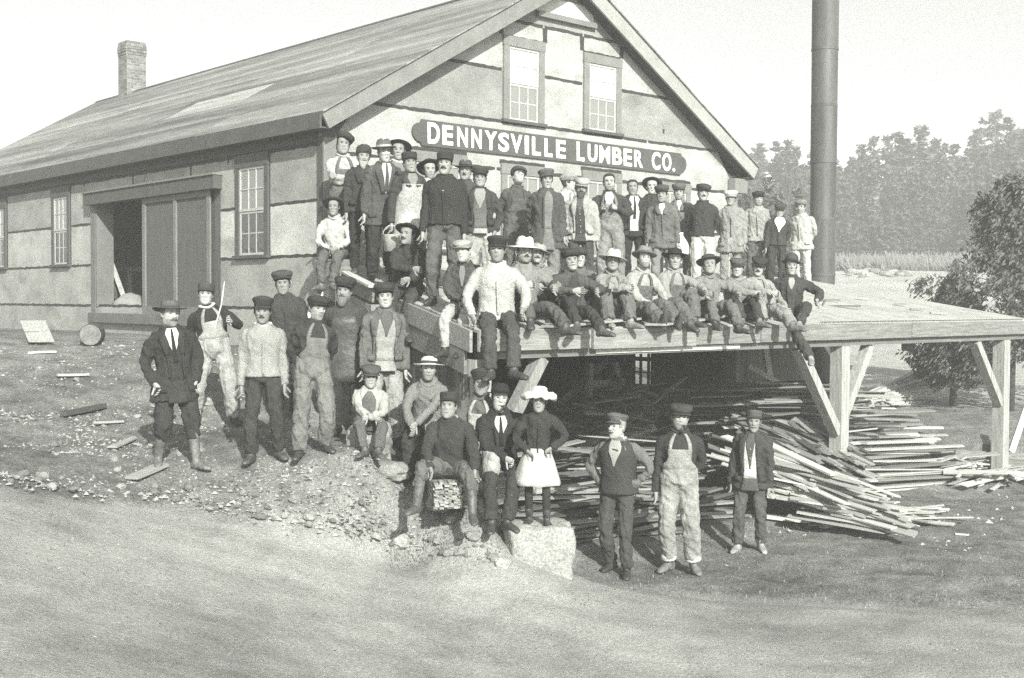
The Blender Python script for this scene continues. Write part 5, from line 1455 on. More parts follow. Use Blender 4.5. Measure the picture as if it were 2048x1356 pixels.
d(sit(pb, .97, 'man in low dark cap and dark wool jacket sitting on bundled laths', -2, 'chair', 0, 'people sitting on the bank', hi=0, fat=1.05, L=((A, -.20, -.40, .16), (-1, .2, 0), .35), R=((A, .25, -.42, .14), (1, .3, 0), .35), fL=(-.36, -.44, -.20), fR=(.24, -.50, -.27), kL=(-.5, -1, .5), kR=(.3, -1, .5), head=(-4, 8, 4), lean=6), ('jacket', .05), ('breeches', .13), (.10, .36), ('pill', .045), .05, 0, None, neck=.3)
pb = P(1000, 940, 12.6)
d(sit(pb, 1.0, 'man in black bowler with pipe, necktie and watch chain, seated', 8, 'chair', -6, 'people sitting on the bank', hi=1, L=((A, .02, -.30, .16), (-1, .2, 0), 1.35), R=((A, .30, -.2, .2), (1, .3, 0), .75), fL=(-.16, -.5, -.46), fR=(.04, -.50, -.46), head=(-2, 2, 6)), ('jacket', .04), ('trousers', .05), (.06, .3), ('bowler', .03, .02), .04, .03, None, jopen=(.34, .045), v=(1.22, .3, .6), tie=.03)
bowler_man = bpy.data.objects[[o.name for o in COL.objects if o.get('label', '').startswith('man in black bowler')][0]]
# girl on the boulder
BT = P(1074, 1050, 12.25)
F = on_ground(1074, 1052, 775, 'girl in fluffy white hat, dark jacket and white skirt standing on a boulder', 'girl', -4, cat='girl', group='', Y=12.25, snap=False, flat=True, feet=((-.085, .02), (.10, -.03)), hi=2, L=((-.12, -.15, .98), (-.9, .2, 0), .35), R=((.17, -.10, 1.02), (.9, .3, 0), .75), fat=.80, hs=1.22, head=(2, 2, 0))
girl_root = F.root
mb = MB()
n = 30; rings = []
for i in range(9):
    z = 1.0 - .46 * i / 8; rr = []
    for k in range(n):
        a = 2 * math.pi * k / n; f = .145 + .165 * (i / 8) ** .8; w = 1 + (.055 * math.sin(7 * a) + .03 * math.sin(12 * a + 1)) * i / 8
        rr.append(Vector((math.sin(a) * f * w, -math.cos(a) * f * .85 * w, z)))
    rings.append(rr)
loft(mb, rings); simple(F, 'skirt', mb, cloth(.46, 'cotton'))
mb = MB(); add_legs(F, mb, .74, .9); job(F, 'stocking', mb, cloth(.05, 'knit'), .002, .012)
d(F, ('jacket', .045, .86), ('skirt', .7), (.07, .16), ('girl', .55), .04, .05, None)
# three men at the right
d(on_ground(1232, 1150, 827, 'grey moustached man in peaked cap and dark knitted vest, hands on hips', 'cap', -26, dx=-2, hi=3, fat=1.1, feet=((-.10, .05), (.12, -.04)), L='hips', R='hips', head=(-20, 0, 0), group='men standing in the yard'), ('shirt', .15), ('trousers', .075), (.05, .16), ('cap', .11, None), .25, 0, ('m', .25), skin=skin_m, vest=.06, neck=.4)
d(on_ground(1352, 1146, 806, 'young man with pipe in worn bib overalls with rolled cuffs and dark sweater', 'flat', -6, dx=6, hi=4, feet=((-.10, .04), (.17, -.02)), L='down', R='behind', head=(8, 0, 4), group='men standing in the yard'), ('sweater', .055), ('overalls', .26), (.17, .28), ('flat', .06, None, (6, 4)), .05, 0, None, cuff=True, neck=.05)
d(on_ground(1498, 1104, 820, 'old man in round ribbed cap and dark jacket over pale waistcoat', 'pill', -4, dx=2, hi=5, fat=1.0, feet=((-.13, .03), (.14, .0)), L='down', R='down', head=(4, 2, 0), group='men standing in the yard'), ('jacket', .06, .80), ('trousers', .095), (.30, .12), ('pill', .09), .3, 0, ('m', .3), skin=skin_m, jopen=(.50, .50, 'waistcoat'), v=(1.05, .22, .10), buttons=4)
flush()
# ------------------------------------------------------------------ things held or carried
def held(name, label, cat, group=None): return empty(name, (0, 0, 0), 0, label, cat, group)
def find(label_start): return [o for o in COL.objects if str(o.get('label', '')).startswith(label_start)][0]
bpy.context.view_layer.update()
# stick
a = P(430, 655, 14.6); b = P(449, 563, 14.5)
mb = MB(); m_ = a.lerp(b, .5) + Vector((.02, 0, 0)); mb.tube([a + (a - m_) * .15, a, m_, b], [.012, .012, .011, .006], 6)
o = mb.build('thin_stick', wood(.5, 'z'), None, True); tag(o, 'thin pale curved stick held upright by the gloved man in overalls', 'stick')
# pail
pp, _ = roofpt(787, -2.75); c = P(783, 470, pp.y); c = Vector(c)
pail = empty('pail', c, 0, 'pale metal pail hanging from the hand of the pillbox cap man', 'pail')
pm_ = mat('zinc', .5, .15, 6, 40, .1, .45, bump=.1, spec=.5)
mb = MB(); mb.tube([(0, 0, -.20), (0, 0, 0), (0, 0, .004)], [.085, .11, .114], 18); mb.build('bucket', pm_, pail, True)
mb = MB(); mb.tube([(.105 * math.cos(t), 0, .0 + .12 * math.sin(t)) for t in [math.pi * k / 8 for k in range(9)]], .005, 6); mb.build('bail_handle', pm_, pail, True)
# cloth bag
q, _ = roofpt(1362, -2.25); c = P(1362, 470, q.y)
bag = empty('cloth_bag', c, 0, 'bulging white cloth bag hanging beside the grey jacketed man', 'bag')
mb = MB(); rings = []
for z, r in ((-.36, .03), (-.345, .10), (-.28, .15), (-.20, .15), (-.12, .11), (-.05, .055), (0, .03), (.04, .035)):
    rings.append([Vector((math.sin(t) * r * (1 + .08 * math.sin(5 * t + z * 9)), -math.cos(t) * r * .8, z)) for t in [2 * math.pi * k / 20 for k in range(20)]])
loft(mb, rings); mb.build('sack', cloth(.75, 'cotton'), bag, True)
mb = MB(); mb.tube([(.036 * math.cos(t), .03 * math.sin(t), 0) for t in [2 * math.pi * k / 12 for k in range(13)]], .008, 6); mb.build('drawstring', cloth(.2), bag, True)
# pipes in three mouths
def pipe(lbl, person):
    hd = [c for c in person.children if c.name.startswith('hair')][0]
    M = person.matrix_world @ hd.matrix_local
    r = empty('tobacco_pipe', (0, 0, 0), 0, lbl, 'pipe', 'tobacco pipes in mouths'); r.matrix_world = M @ Matrix.Translation((.012, -.098, -.066))
    bm_ = cloth(.03, 'leather')
    mb = MB(); mb.tube([(0, 0, 0), (.01, -.04, -.012), (.015, -.075, -.03)], [.005, .0055, .007], 8); mb.build('stem', bm_, r, True)
    mb = MB(); mb.tube([(.016, -.080, -.042), (.016, -.082, -.03), (.016, -.082, .0), (.016, -.082, .012)], [.010, .017, .018, .016], 10); mb.build('bowl', bm_, r, True)
pipe('tobacco pipe in the mouth of the bowler hat man seated below the shed', find('man in black bowler'))
pipe('tobacco pipe in the mouth of the young man with rolled overall cuffs', find('young man with pipe'))
pipe('tobacco pipe of the profile youth in the back row', find('youth in light cap and pale shirt'))
# watch chain is part of the bowler man
mb = MB(); r_ = find('man in black bowler')
# seat under the small man at the corner
p, sc_ = seat_box_at
bx = empty('wooden_box', p - Vector((0, 0, .0)), BROT, 'wooden box under the small man sitting at the roof corner', 'box')
hz = max(.12, p.z - (RZ(-.95)))
for k in range(2):
    mb = MB(); mb.box(-.2, .2, -.2 + .2 * k + .003, .0 + .2 * k - .003, -.03, -.004); mb.build('slat', wood(.25, 'x'), bx)
for k in range(4):
    mb = MB(); s_ = (-.195, .175)[k % 2]
    if k < 2: mb.box(s_, s_ + .02, -.195, .195, -hz - .05, -.032)
    else: mb.box(-.172, .172, s_, s_ + .02, -hz - .05, -.032)
    mb.build('side_panel', wood(.2, 'x'), bx)

# ------------------------------------------------------------------ rocks
def rock_mesh(name, seed, sx, sy, sz, m, sub=3, rough=.25, box=.0):
    bm = bmesh.new(); bmesh.ops.create_icosphere(bm, subdivisions=sub, radius=1)
    for v in bm.verts:
        d = v.co.normalized(); e = 2 + box * 8
        r = (abs(d.x) ** e + abs(d.y) ** e + abs(d.z) ** e) ** (-1 / e)
        n = noise.fractal(d * 1.6 + Vector((seed * 7.3, seed, 0)), .8, 2, 4)
        v.co = Vector((d.x * r * sx, d.y * r * sy, d.z * r * sz)) * (1 + rough * n)
    me = bpy.data.meshes.new(name); bm.to_mesh(me); bm.free(); me.materials.append(m)
    me.polygons.foreach_set('use_smooth', [False] * len(me.polygons))
    return me
granite = mat('granite', .30, .18, 4, 45, .3, .95, bump=.6, bscale=22, spots=(5, .62, .7))
stone_m = [mat('fieldstone_%d' % i, v, .2, 5, 50, .25, .95, bump=.5, bscale=20) for i, v in enumerate((.18, .26, .34))]
bl0 = P(1077, 1102, 12.25)
me = rock_mesh('boulder', 3, .335, .32, .30, granite, 5, .085, 1.1)
o = link('boulder', me); o.location = (bl0.x, bl0.y + .05, bl0.z - .02); o.rotation_euler = (0, 0, .1)
tag(o, 'square cut granite boulder at the road edge with the girl on top', 'boulder')
# set the girl's feet exactly on the boulder top
bpy.context.view_layer.update()
dgq = bpy.context.evaluated_depsgraph_get()
okk, loc, nrm, _ = o.ray_cast(o.matrix_world.inverted() @ Vector((girl_root.location.x, girl_root.location.y, 5)), Vector((0, 0, -1)))
if okk: o.location.z += girl_root.location.z - (o.matrix_world @ loc).z + .008
for i, (px, py, yy, sx, sy, sz, lb) in enumerate([(802, 1088, 0, .09, .08, .07, 'largest pale round stone on the road edge left of the boulder'), (1004, 1128, 0, .075, .07, .055, 'rounded pale stone touching the foot of the granite boulder'), (788, 946, 0, .16, .15, .10, 'broad grey stone beside the boots of the seated boy'), (880, 1012, 0, .14, .10, .08, 'flat stone under the lath bundles'), (970, 1020, 0, .08, .07, .12, 'upright white stone between the boots of the bowler hat man'), (738, 868, 0, .24, .2, .26, 'grey stone the capped boy sits on')]):
    g = ground_at(px, py + 6)
    if i == 5: g = P(px, 880, 13.05); g.z = max(g.z - .42, gz1(g.x, g.y) - .05)
    me = rock_mesh('stone', 20 + i, sx, sy, sz, stone_m[2 if i in (0, 1, 4) else 1], 3, .28, .1)
    o = link('stone', me); o.location = (g.x, g.y, g.z + sz * .45); tag(o, lb, 'stone')
protos = [rock_mesh('edge_stone', 40 + i, 1, random.uniform(.7, 1), random.uniform(.5, .75), stone_m[i % 3], 2, .3, .08) for i in range(9)]
for i in range(130):
    px = random.uniform(20, 1010) if i > 25 else random.uniform(40, 420)
    base = np.interp(px, [0, 330, 560, 800, 1000], [962, 1006, 1040, 1094, 1130])
    py = base + random.gauss(-14, 13) if i > 45 else base - random.uniform(15, 230) * (1 if px < 520 else .4)
    g = ground_at(px, py)
    r = random.choice((.02, .025, .03, .035, .045, .06)) * (1.0 if i > 10 else 1.5)
    o = bpy.data.objects.new('fieldstone', random.choice(protos)); COL.objects.link(o)
    o.location = (g.x, g.y, g.z + r * .2); o.scale = (r, r, r); o.rotation_euler = (random.uniform(-.3, .3), random.uniform(-.3, .3), random.uniform(0, 6.3))
    wh = ['left of the suited man', 'below the suited man', 'below the cardigan man', 'below the seated boy', 'left of the boulder'][min(4, int(np.searchsorted([250, 460, 640, 820], px)))]
    up = 'scattered up the bank ' if py < base - 40 else 'in the road edge row '
    tag(o, 'small fieldstone ' + up + wh, 'stone', 'stones along the road edge')
# rubble, chips, straw on the ground: far too many to count
def scatter(name, n, fn, m, kind='chip'):
    V_, F_ = [], []
    for _ in range(n):
        x, y, z, s_ = fn()
        if kind == 'chip':
            a = random.uniform(0, 6.3); l = s_ * random.uniform(.6, 2.2); w_ = s_ * random.uniform(.4, .9); h = s_ * random.uniform(.25, .7); k = len(V_)
            ca, sa = math.cos(a), math.sin(a)
            for dx, dy, dz in ((-l, -w_ * .6, -h), (l * .8, -w_, -h), (l, w_ * .7, -h), (-l * .7, w_, -h), (random.uniform(-.3, .3) * l, random.uniform(-.3, .3) * w_, h)):
                V_.append((x + dx * ca - dy * sa, y + dx * sa + dy * ca, z + dz))
            F_ += [(k, k + 1, k + 4), (k + 1, k + 2, k + 4), (k + 2, k + 3, k + 4), (k + 3, k, k + 4)]
        else:
            a = random.uniform(0, 6.3); k = len(V_); b_ = random.uniform(.2, .9); ca, sa = math.cos(a), math.sin(a); w_ = .0045
            tip = (x + ca * s_ * b_, y + sa * s_ * b_, z + s_ * (1 - .5 * b_)); md = (x + ca * s_ * b_ * .4, y + sa * s_ * b_ * .4, z + s_ * .6)
            V_ += [(x - sa * w_, y + ca * w_, z - .01), (x + sa * w_, y - ca * w_, z - .01), (md[0] + sa * w_, md[1] - ca * w_, md[2]), (md[0] - sa * w_, md[1] + ca * w_, md[2]), tip]
            F_ += [(k, k + 1, k + 2, k + 3), (k + 3, k + 2, k + 4)]
    o = link(name, mesh(name, V_, F_), m); return tag(o, kind='stuff')
def arr_points(n, gen):
    """sample pixels, drop to the ground in one vectorised go"""
    px, py = gen(n)
    res = []
    ys = np.linspace(5.5, 32, 420)
    D = np.array([list(ray(a, b)) for a, b in zip(px, py)])
    xs = D[:, :1] / D[:, 1:2] * ys[None]; zs = CAMZ + D[:, 2:] / D[:, 1:2] * ys[None]
    h = zs - gz(xs, np.broadcast_to(ys, xs.shape))
    i = np.argmax(h < 0, axis=1); ok = (h < 0).any(1)
    for k in np.nonzero(ok)[0]:
        res.append((xs[k, i[k]], ys[i[k]], zs[k, i[k]] + .004))
    return res
R_ = np.random.default_rng(3)
def bankpix(n):
    px = R_.uniform(0, 840, n); base = np.interp(px, [0, 330, 560, 800, 1000], [962, 1006, 1040, 1094, 1130]); top = np.interp(px, [0, 250, 600, 1000], [690, 690, 850, 1010])
    f = R_.uniform(0, 1, n) ** 1.15; return px, base - f * (base - top) + R_.normal(0, 6, n)
pts = arr_points(4200, bankpix); it = iter(pts)
scatter('rubble', len(pts), lambda: (*next(it), random.choice((.006, .008, .010, .014, .022))), stone_m[2])
pts = arr_points(1500, bankpix); it = iter(pts)
scatter('dark_rubble', len(pts), lambda: (*next(it), random.choice((.007, .010, .014, .02))), mat('dark_clod', .09, .2, 6, 50, .2, .95))
def slopepix(n):
    px = R_.uniform(0, 520, n); return px, R_.uniform(690, 960, n) - px * .02
pts = arr_points(1500, slopepix); it = iter(pts)
scatter('bark_scraps', len(pts), lambda: (*next(it), random.choice((.010, .014, .02, .03))), wood(.30, 'x'))
def roadpix(n): return R_.uniform(0, 2048, n), 1356 - R_.uniform(0, 1, n) ** 1.3 * 330
pts = arr_points(900, roadpix); it = iter(pts)
scatter('road_pebbles', len(pts), lambda: (*next(it), random.choice((.004, .005, .007, .010))), mat('dark_clod', .09))
pts = arr_points(500, roadpix); it = iter(pts)
scatter('pale_pebbles', len(pts), lambda: (*next(it), random.choice((.004, .006, .009))), stone_m[2])
grass_m = mat('dead_grass', .20, .3, 3, 30, .2, .9, bump=0)
def grasspix(n):
    k = n // 2
    a = R_.uniform(780, 1040, k); b = R_.uniform(1010, 1135, k)
    c = R_.uniform(1130, 2048, n - k); d_ = R_.uniform(1030, 1210, n - k)
    return np.concatenate([a, c]), np.concatenate([b, d_])
pts = arr_points(2600, grasspix); it = iter(pts)
scatter('grass', len(pts), lambda: (*next(it), random.uniform(.012, .045)), grass_m, 'blade')
def chippix(n): return R_.uniform(1120, 2030, n), R_.normal(1035, 35, n)
pts = arr_points(420, chippix); it = iter(pts)
scatter('wood_chips', len(pts), lambda: (*next(it), random.choice((.010, .016, .024, .035))), wood(.36, 'x'))

# ------------------------------------------------------------------ lumber
def slab_mesh(seed):
    r_ = random.Random(seed); mb = MB(); rings = []
    n = 4; bow = r_.uniform(-.02, .02); tap = r_.uniform(.0, .25); wedge = r_.uniform(-.1, .1)
    for i in range(n):
        f = i / (n - 1) - .5; w_ = .5 * (1 - tap * (f + .5)) * r_.uniform(.92, 1); z = bow * (1 - 4 * f * f)
        prof = [(-w_, 0), (w_, 0), (w_ * .95, .55 + r_.uniform(-.1, .1)), (w_ * .35, 1.0), (-w_ * .4, .95), (-w_ * .97, .5)] if seed % 2 else [(-w_, 0), (w_, 0), (w_, 1), (-w_, 1)]
        sk = (r_.uniform(-.03, .03) if i in (0, n - 1) else 0)
        rings.append([Vector((f + sk * (p[0] > 0), p[0], p[1] + z * 6)) for p in prof])
    loft(mb, rings); return mb
LUM = [mat('lumber_%d' % i, v, .25, 2.0, 16, .22, .9, stretch=(1.2, 7, 7), bump=.3) for i, v in enumerate((.08, .14, .22, .31, .40, .50))]
SLABS = {}
def slabm(k, c):
    if (k, c) not in SLABS:
        me = slab_mesh(k).mesh('board', LUM[c]); SLABS[(k, c)] = me
    return SLABS[(k, c)]
def board(parent, inv, c, d, roll, L_, w_, h_, tone):
    d = Vector(d).normalized(); up = Vector((0, 0, 1)); y = up.cross(d).normalized(); z = d.cross(y)
    M = Matrix((d, y, z)).transposed(); M = M @ Matrix.Rotation(roll, 3, 'X')
    o = bpy.data.objects.new('board', slabm(random.randrange(10), tone)); COL.objects.link(o); o.parent = parent
    o.matrix_local = inv @ Matrix.Translation(c) @ M.to_4x4() @ Matrix.Diagonal((L_, w_, h_, 1))
    return o
def pick(lo, hi): return random.randint(lo, hi)
def heap(label, base, fn, n, stuff_n=0, cat='lumber pile', group=None, stuff_fn=None):
    root = empty('lumber_heap', base, 0, label, cat, group); inv = Matrix.Translation(-Vector(base))
    for i in range(n): fn(root, inv, i, n)
    if stuff_n:
        mb = MB()
        for i in range(stuff_n):
            c, d, L_, w_, h_ = stuff_fn(i, stuff_n); d = Vector(d).normalized(); mb.bar(Vector(c) - d * L_ / 2, Vector(c) + d * L_ / 2, w_, h_)
        o = mb.build('packed_boards', LUM[1], root); tag(o, kind='stuff')
    return root
def gzv(x, y): return gz1(x, y)
X_ = Vector
# low heap along the left under the shed: boards run mostly along the shed
def f1(root, inv, i, n):
    t = random.uniform(.6, 3.4); s = random.uniform(-4.6, -2.2); f = i / n
    top = .95 * math.exp(-((s + 3.2) / 1.0) ** 2) + .15
    z = .06 + f * top * random.uniform(.75, 1); a = random.gauss(.0, .16)
    d = U * math.cos(a) + V * math.sin(a) + Vector((0, 0, random.gauss(-.05, .06)))
    p = W(t, s, z); board(root, inv, p, d, random.gauss(0, .12), random.uniform(1.4, 3.0), random.uniform(.07, .20), random.uniform(.014, .032), pick(0, 3))
heap('low heap of long slab boards behind the three standing men', W(2, -3.3, 0), f1, 190, 120, stuff_fn=lambda i, n: (W(random.uniform(.9, 3.2), random.uniform(-4.2, -2.4), random.uniform(.05, .7)), U + V * random.gauss(0, .15), 2.2, .12, .03))
# dark jumbled heap at the back
def f2(root, inv, i, n):
    t = random.uniform(2.6, 6.0); s = random.uniform(-2.4, -.4); f = i / n
    z = .2 + f * (1.15 * math.exp(-((t - 4.9) / 1.6) ** 2) + .35); a = random.gauss(.5, .8)
    d = U * math.cos(a) - V * math.sin(a) + Vector((0, 0, random.gauss(.05, .22)))
    board(root, inv, W(t, s, z), d, random.gauss(0, .3), random.uniform(.7, 1.8), random.uniform(.06, .16), random.uniform(.015, .035), pick(0, 3))
heap('dark jumbled heap of slabs at the back of the shed', W(4, -1.4, 0), f2, 200, 120, stuff_fn=lambda i, n: (W(random.uniform(2.9, 5.8), random.uniform(-2.1, -.6), random.uniform(.05, .75)), U + V * random.gauss(0, .6), 1.2, .12, .03))
# upper heap of flat stacked edgings by the plank wall
def f3(root, inv, i, n):
    p = P(random.gauss(1575, 62), 872 - 104 * (i / n) ** .8 + random.uniform(-4, 4), random.uniform(18.3, 19.6))
    a = random.gauss(-.12, .2); d = Vector((math.cos(a), math.sin(a), random.gauss(.03, .05)))
    board(root, inv, p, d, random.gauss(0, .12), random.uniform(.7, 1.5), random.uniform(.07, .2), random.uniform(.015, .035), pick(0, 4))
heap('high heap of flat edgings against the vertical plank wall', P(1570, 880, 19), f3, 180, 160, stuff_fn=lambda i, n: (P(random.gauss(1575, 55), random.uniform(790, 960), random.uniform(18.7, 19.8)), Vector((1, random.gauss(0, .2), 0)), 1.1, .14, .04))
# slabs seen end on, spilling towards the yard left of the post
def f4(root, inv, i, n):
    f = i / n
    p = P(random.uniform(1500, 1668), 968 - 108 * f + random.uniform(-6, 6), 16.9 + 1.2 * f)
    a = random.gauss(.55, .25); d = Vector((math.sin(a), -math.cos(a), random.gauss(-.28, .08)))
    board(root, inv, p, d, random.gauss(0, .25), random.uniform(.8, 1.6), random.uniform(.07, .16), random.uniform(.012, .03), pick(0, 3))
heap('slanting heap of slabs seen end on left of the middle post', P(1590, 970, 17), f4, 210, 90, stuff_fn=lambda i, n: (P(random.uniform(1490, 1665), random.uniform(880, 985), random.uniform(17.4, 18.4)), Vector((.4, -1, -.25)), 1.0, .14, .04))
# pale boards fanning out onto the yard
def f5(root, inv, i, n):
    f = random.random(); g = random.gauss(0, 1)
    px = 1545 + 215 * f + 18 * g; py = 945 + 85 * f - 16 * g + random.uniform(-8, 8)
    Y = 16.3 - .9 * f
    p = P(px, py, Y); gg = gz1(p.x, p.y)
    if p.z < gg + .03: p.z = gg + random.uniform(.03, .08)
    a = random.gauss(.62, .22); d = Vector((math.cos(a), -math.sin(a), random.gauss(-.22, .05) * (1 - f * .6)))
    board(root, inv, p, d, random.gauss(0, .15), random.uniform(1.0, 2.2) * (1 - .3 * f), random.uniform(.06, .18), random.uniform(.014, .032), pick(3, 5))
heap('fan of pale broken boards spilling into the yard before the middle post', P(1640, 1010, 15.8), f5, 85)
def f5b(root, inv, i, n):
    p = ground_at(random.gauss(1730, 60), random.gauss(1040, 8)); p.z += .03 + .06 * random.random()
    a = random.gauss(.1, .5); board(root, inv, p, Vector((math.cos(a), -math.sin(a), random.gauss(0, .07))), random.gauss(0, .2), random.uniform(.4, 1.1), random.uniform(.05, .12), random.uniform(.012, .028), pick(3, 5))
heap('splintered kindling scattered at the tip of the pale board fan', ground_at(1730, 1040), f5b, 90)
# right pile of long boards along the shed
def f6(root, inv, i, n):
    f = i / n
    s = random.uniform(-5.0, -3.4) + .8 * f; t = 8.0 + random.gauss(0, .4) + .2 * (1 - f)
    z = .05 + 1.16 * f; a = random.gauss(0.0, .035)
    L_ = random.uniform(2.6, 4.2) * (1 - .28 * f)
    d = U * math.cos(a) + V * math.sin(a) + Vector((0, 0, random.gauss(-.06, .012)))
    board(root, inv, W(t - .3 * f, s, z), d, random.gauss(0, .06), L_, random.uniform(.10, .26), random.uniform(.02, .05), pick(1, 4) if random.random() < .85 else 5)
heap('layered pile of long waney boards between the middle and right posts', W(8, -4.3, 0), f6, 170, 60, stuff_fn=lambda i, n: (W(7.5, random.uniform(-4.6, -3.2), random.uniform(.05, .9)), U, 3.0, .2, .05))
def f6b(root, inv, i, n):
    t = random.uniform(9.2, 10.5); s = random.uniform(-5.3, -4.3)
    p = W(t, s); p.z = gz1(p.x, p.y) + random.uniform(.04, .3); a = random.gauss(.0, .35)
    d = U * math.cos(a) + V * math.sin(a) + Vector((0, 0, random.gauss(0, .05)))
    board(root, inv, p, d, random.gauss(0, .2), random.uniform(.5, 1.6), random.uniform(.06, .16), random.uniform(.015, .03), pick(3, 5))
heap('loose pale board ends scattered by the right post', W(9.8, -4.8, 0), f6b, 60)
# pale plank pile far right behind the shed
def f7(root, inv, i, n):
    f = random.random(); g = random.uniform(0, 1)
    a0 = P(1712 + 60 * g, 818 - 6 * g - 22 * f, 26.5); b0 = P(1850 + 50 * g, 752 + 62 * g - 22 * f, 28.5)
    board(root, inv, (a0 + b0) / 2, b0 - a0, random.gauss(0, .2), (b0 - a0).length * random.uniform(.5, .95), random.uniform(.08, .22), random.uniform(.03, .05), pick(3, 5))
heap('distant pile of pale planks sloping beside the cedar', P(1790, 820, 27), f7, 130)
# stray boards lying about the yard and the bank, each a thing
def stray(px0, py0, px1, py1, w_, h_, tone, lb, lift=.02, cat='board', Y=None):
    a = ground_at(px0, py0) if Y is None else P(px0, py0, Y); b = ground_at(px1, py1) if Y is None else P(px1, py1, Y)
    me = slabm(random.choice((0, 2, 4, 1)), tone)
    o = bpy.data.objects.new('loose_board', me); COL.objects.link(o)
    d = (b - a); L_ = d.length; d.normalize(); y = Vector((0, 0, 1)).cross(d).normalized(); z = d.cross(y)
    o.matrix_world = Matrix.Translation((a + b) / 2 + Vector((0, 0, lift))) @ Matrix((d, y, z)).transposed().to_4x4() @ Matrix.Diagonal((L_, w_, h_, 1))
    tag(o, lb, cat)
stray(1532, 1040, 1622, 1050, .22, .05, 5, 'thick white plank lying before the pale board fan', .03)
stray(1262, 1032, 1340, 1040, .12, .04, 5, 'pale board on the ground between the vest man and overalls man')
stray(1130, 1000, 1190, 1003, .09, .03, 4, 'pale board lying just right of the boulder girl')
stray(1145, 1058, 1190, 1072, .05, .025, 4, 'narrow stick on the ground right of the boulder')
stray(1420, 1000, 1480, 1035, .10, .03, 4, 'pale board slanting behind the old capped man')
stray(1800, 1030, 1960, 1046, .06, .03, 1, 'dark narrow board lying in the yard before the long pile')
stray(1910, 1073, 1938, 1075, .03, .02, 5, 'short pale stick lying alone in the right yard')
stray(128, 836, 208, 820, .10, .05, 0, 'dark rotten stick lying on the bank left of the suited man')
stray(192, 851, 246, 848, .05, .025, 4, 'straight pale lath lying on the bank left of the suited man')
stray(224, 900, 266, 882, .13, .03, 3, 'split grey slab lying on the bank nearest the suited man')
stray(264, 965, 326, 938, .16, .03, 3, 'broad pale slab at the left boot of the suited man')
stray(55, 711, 112, 709, .06, .03, 5, 'pale lath lying below the left mill wall')
stray(115, 757, 178, 755, .06, .03, 4, 'pale lath lying among the chips on the upper bank')
stray(1646, 612, 1652, 601, .05, .03, 1, 'dark scrap lying on the pale shed roof nearest the sitters', .0, Y=19.0)
# roof litter
for i, (px, py, L_, tone) in enumerate(((1690, 616, .5, 1), (1660, 604, .35, 1), (1800, 612, .22, 2), (1835, 622, .25, 2), (1878, 630, .3, 3), (1720, 600, .3, 4))):
    d = ray(px, py)
    k = None
    lo, hi = 10, 40
    for _ in range(50):
        m_ = (lo + hi) / 2; q = CP + d * (m_ / d.y); t_, s_, z_ = Lc(q)
        if z_ > RZ(s_): lo = m_
        else: hi = m_
    o = bpy.data.objects.new('loose_board', slabm(0, tone)); COL.objects.link(o)
    o.matrix_world = Matrix.Translation(q + Vector((0, 0, .02))) @ Matrix.Rotation(random.uniform(-.5, .3), 4, 'Z') @ Matrix.Diagonal((L_, .07, .025, 1))
    tag(o, 'small board scrap lying on the bare pale shed roof', 'board', 'scraps on the shed roof')
# lath bundles
lathm = [slab_mesh(2).mesh('lath', LUM[c]) for c in (2, 3, 4)]
def bundle(px, py, Y, nx_, nz_, rot, lb, yawd=0):
    p = P(px, py, Y); g = gz1(p.x, p.y)
    r = empty('lath_bundle', (p.x, p.y, p.z), rot, lb, 'bundle', 'bundles of lath used as seats')
    for i in range(nx_):
        for j in range(nz_):
            o = bpy.data.objects.new('lath', random.choice(lathm)); COL.objects.link(o); o.parent = r
            o.location = ((i - nx_ / 2 + .5) * .046 + random.uniform(-.004, .004), random.uniform(-.03, .03), j * .0185 + random.uniform(-.002, .002)); o.rotation_euler = (random.uniform(-.05, .05), 0, math.pi / 2 + random.uniform(-.03, .03)); o.scale = (.9, .0452, .0180)
    for y in (-.28, .28):
        mb = MB(); w2, h2 = nx_ * .023 + .006, nz_ * .0185
        mb.tube([(-w2, y, -.004), (w2, y, -.004), (w2, y, h2 + .004), (-w2, y, h2 + .004), (-w2, y, -.004)], .006, 5); mb.build('twine', cloth(.2), r)
bundle(888, 1003, 12.35, 6, 14, .15, 'left bundle of pale lath under the dark capped sitter')
bundle(926, 1000, 12.45, 4, 15, .05, 'narrow bundle of pale lath beside the sitter’s knee'.replace('’', "'"))
bundle(1012, 990, 12.9, 7, 12, -.9, 'bundle of lath at the hip of the bowler hat man')
# leaning board, block and log ends by the left wall
p = ground_at(78, 690); q = P(60, 646, p.y + .35)
mb = MB(); mb.bar(p, q, .40, .03, (1, 0, 0.0)); 
MBx = MB(); dd = (Vector(q) - p); x_ = Vector((1, .2, 0)).normalized(); v = []
for o_ in (Vector((0, 0, 0)), Vector((0, -.03, .01))):
    o_ = o_ + Vector((-.1, -.1, .03)); v += [p + o_, p + x_ * .36 + o_, p + x_ * .36 + dd + o_, p + dd + o_]
MBx.add(v, [(0, 1, 2, 3), (7, 6, 5, 4), (0, 4, 5, 1), (1, 5, 6, 2), (2, 6, 7, 3), (3, 7, 4, 0)])
tag(MBx.build('box_lid', wood(.30, 'z')), 'square pale lid leaning beside the left mill wall', 'lid')
g = ground_at(50, 690); mb = MB(); mb.bar((g.x - .1, g.y + .2, g.z + .08), (g.x + .12, g.y + .25, g.z + .08), .2, .22); tag(mb.build('wood_block', wood(.1, 'x')), 'dark block behind the leaning pale lid', 'block')
g = ground_at(183, 688)
lg = empty('log', (g.x, g.y, g.z + .14), .25, 'sawn log lying with pale cut end towards the road', 'log')
mb = MB(); mb.tube([(0, -.2, 0), (0, .0, .0), (0, .55, .0)], [.16, .165, .16], 16, False); mb.build('bark', wood(.09, 'y', .4), lg, True)
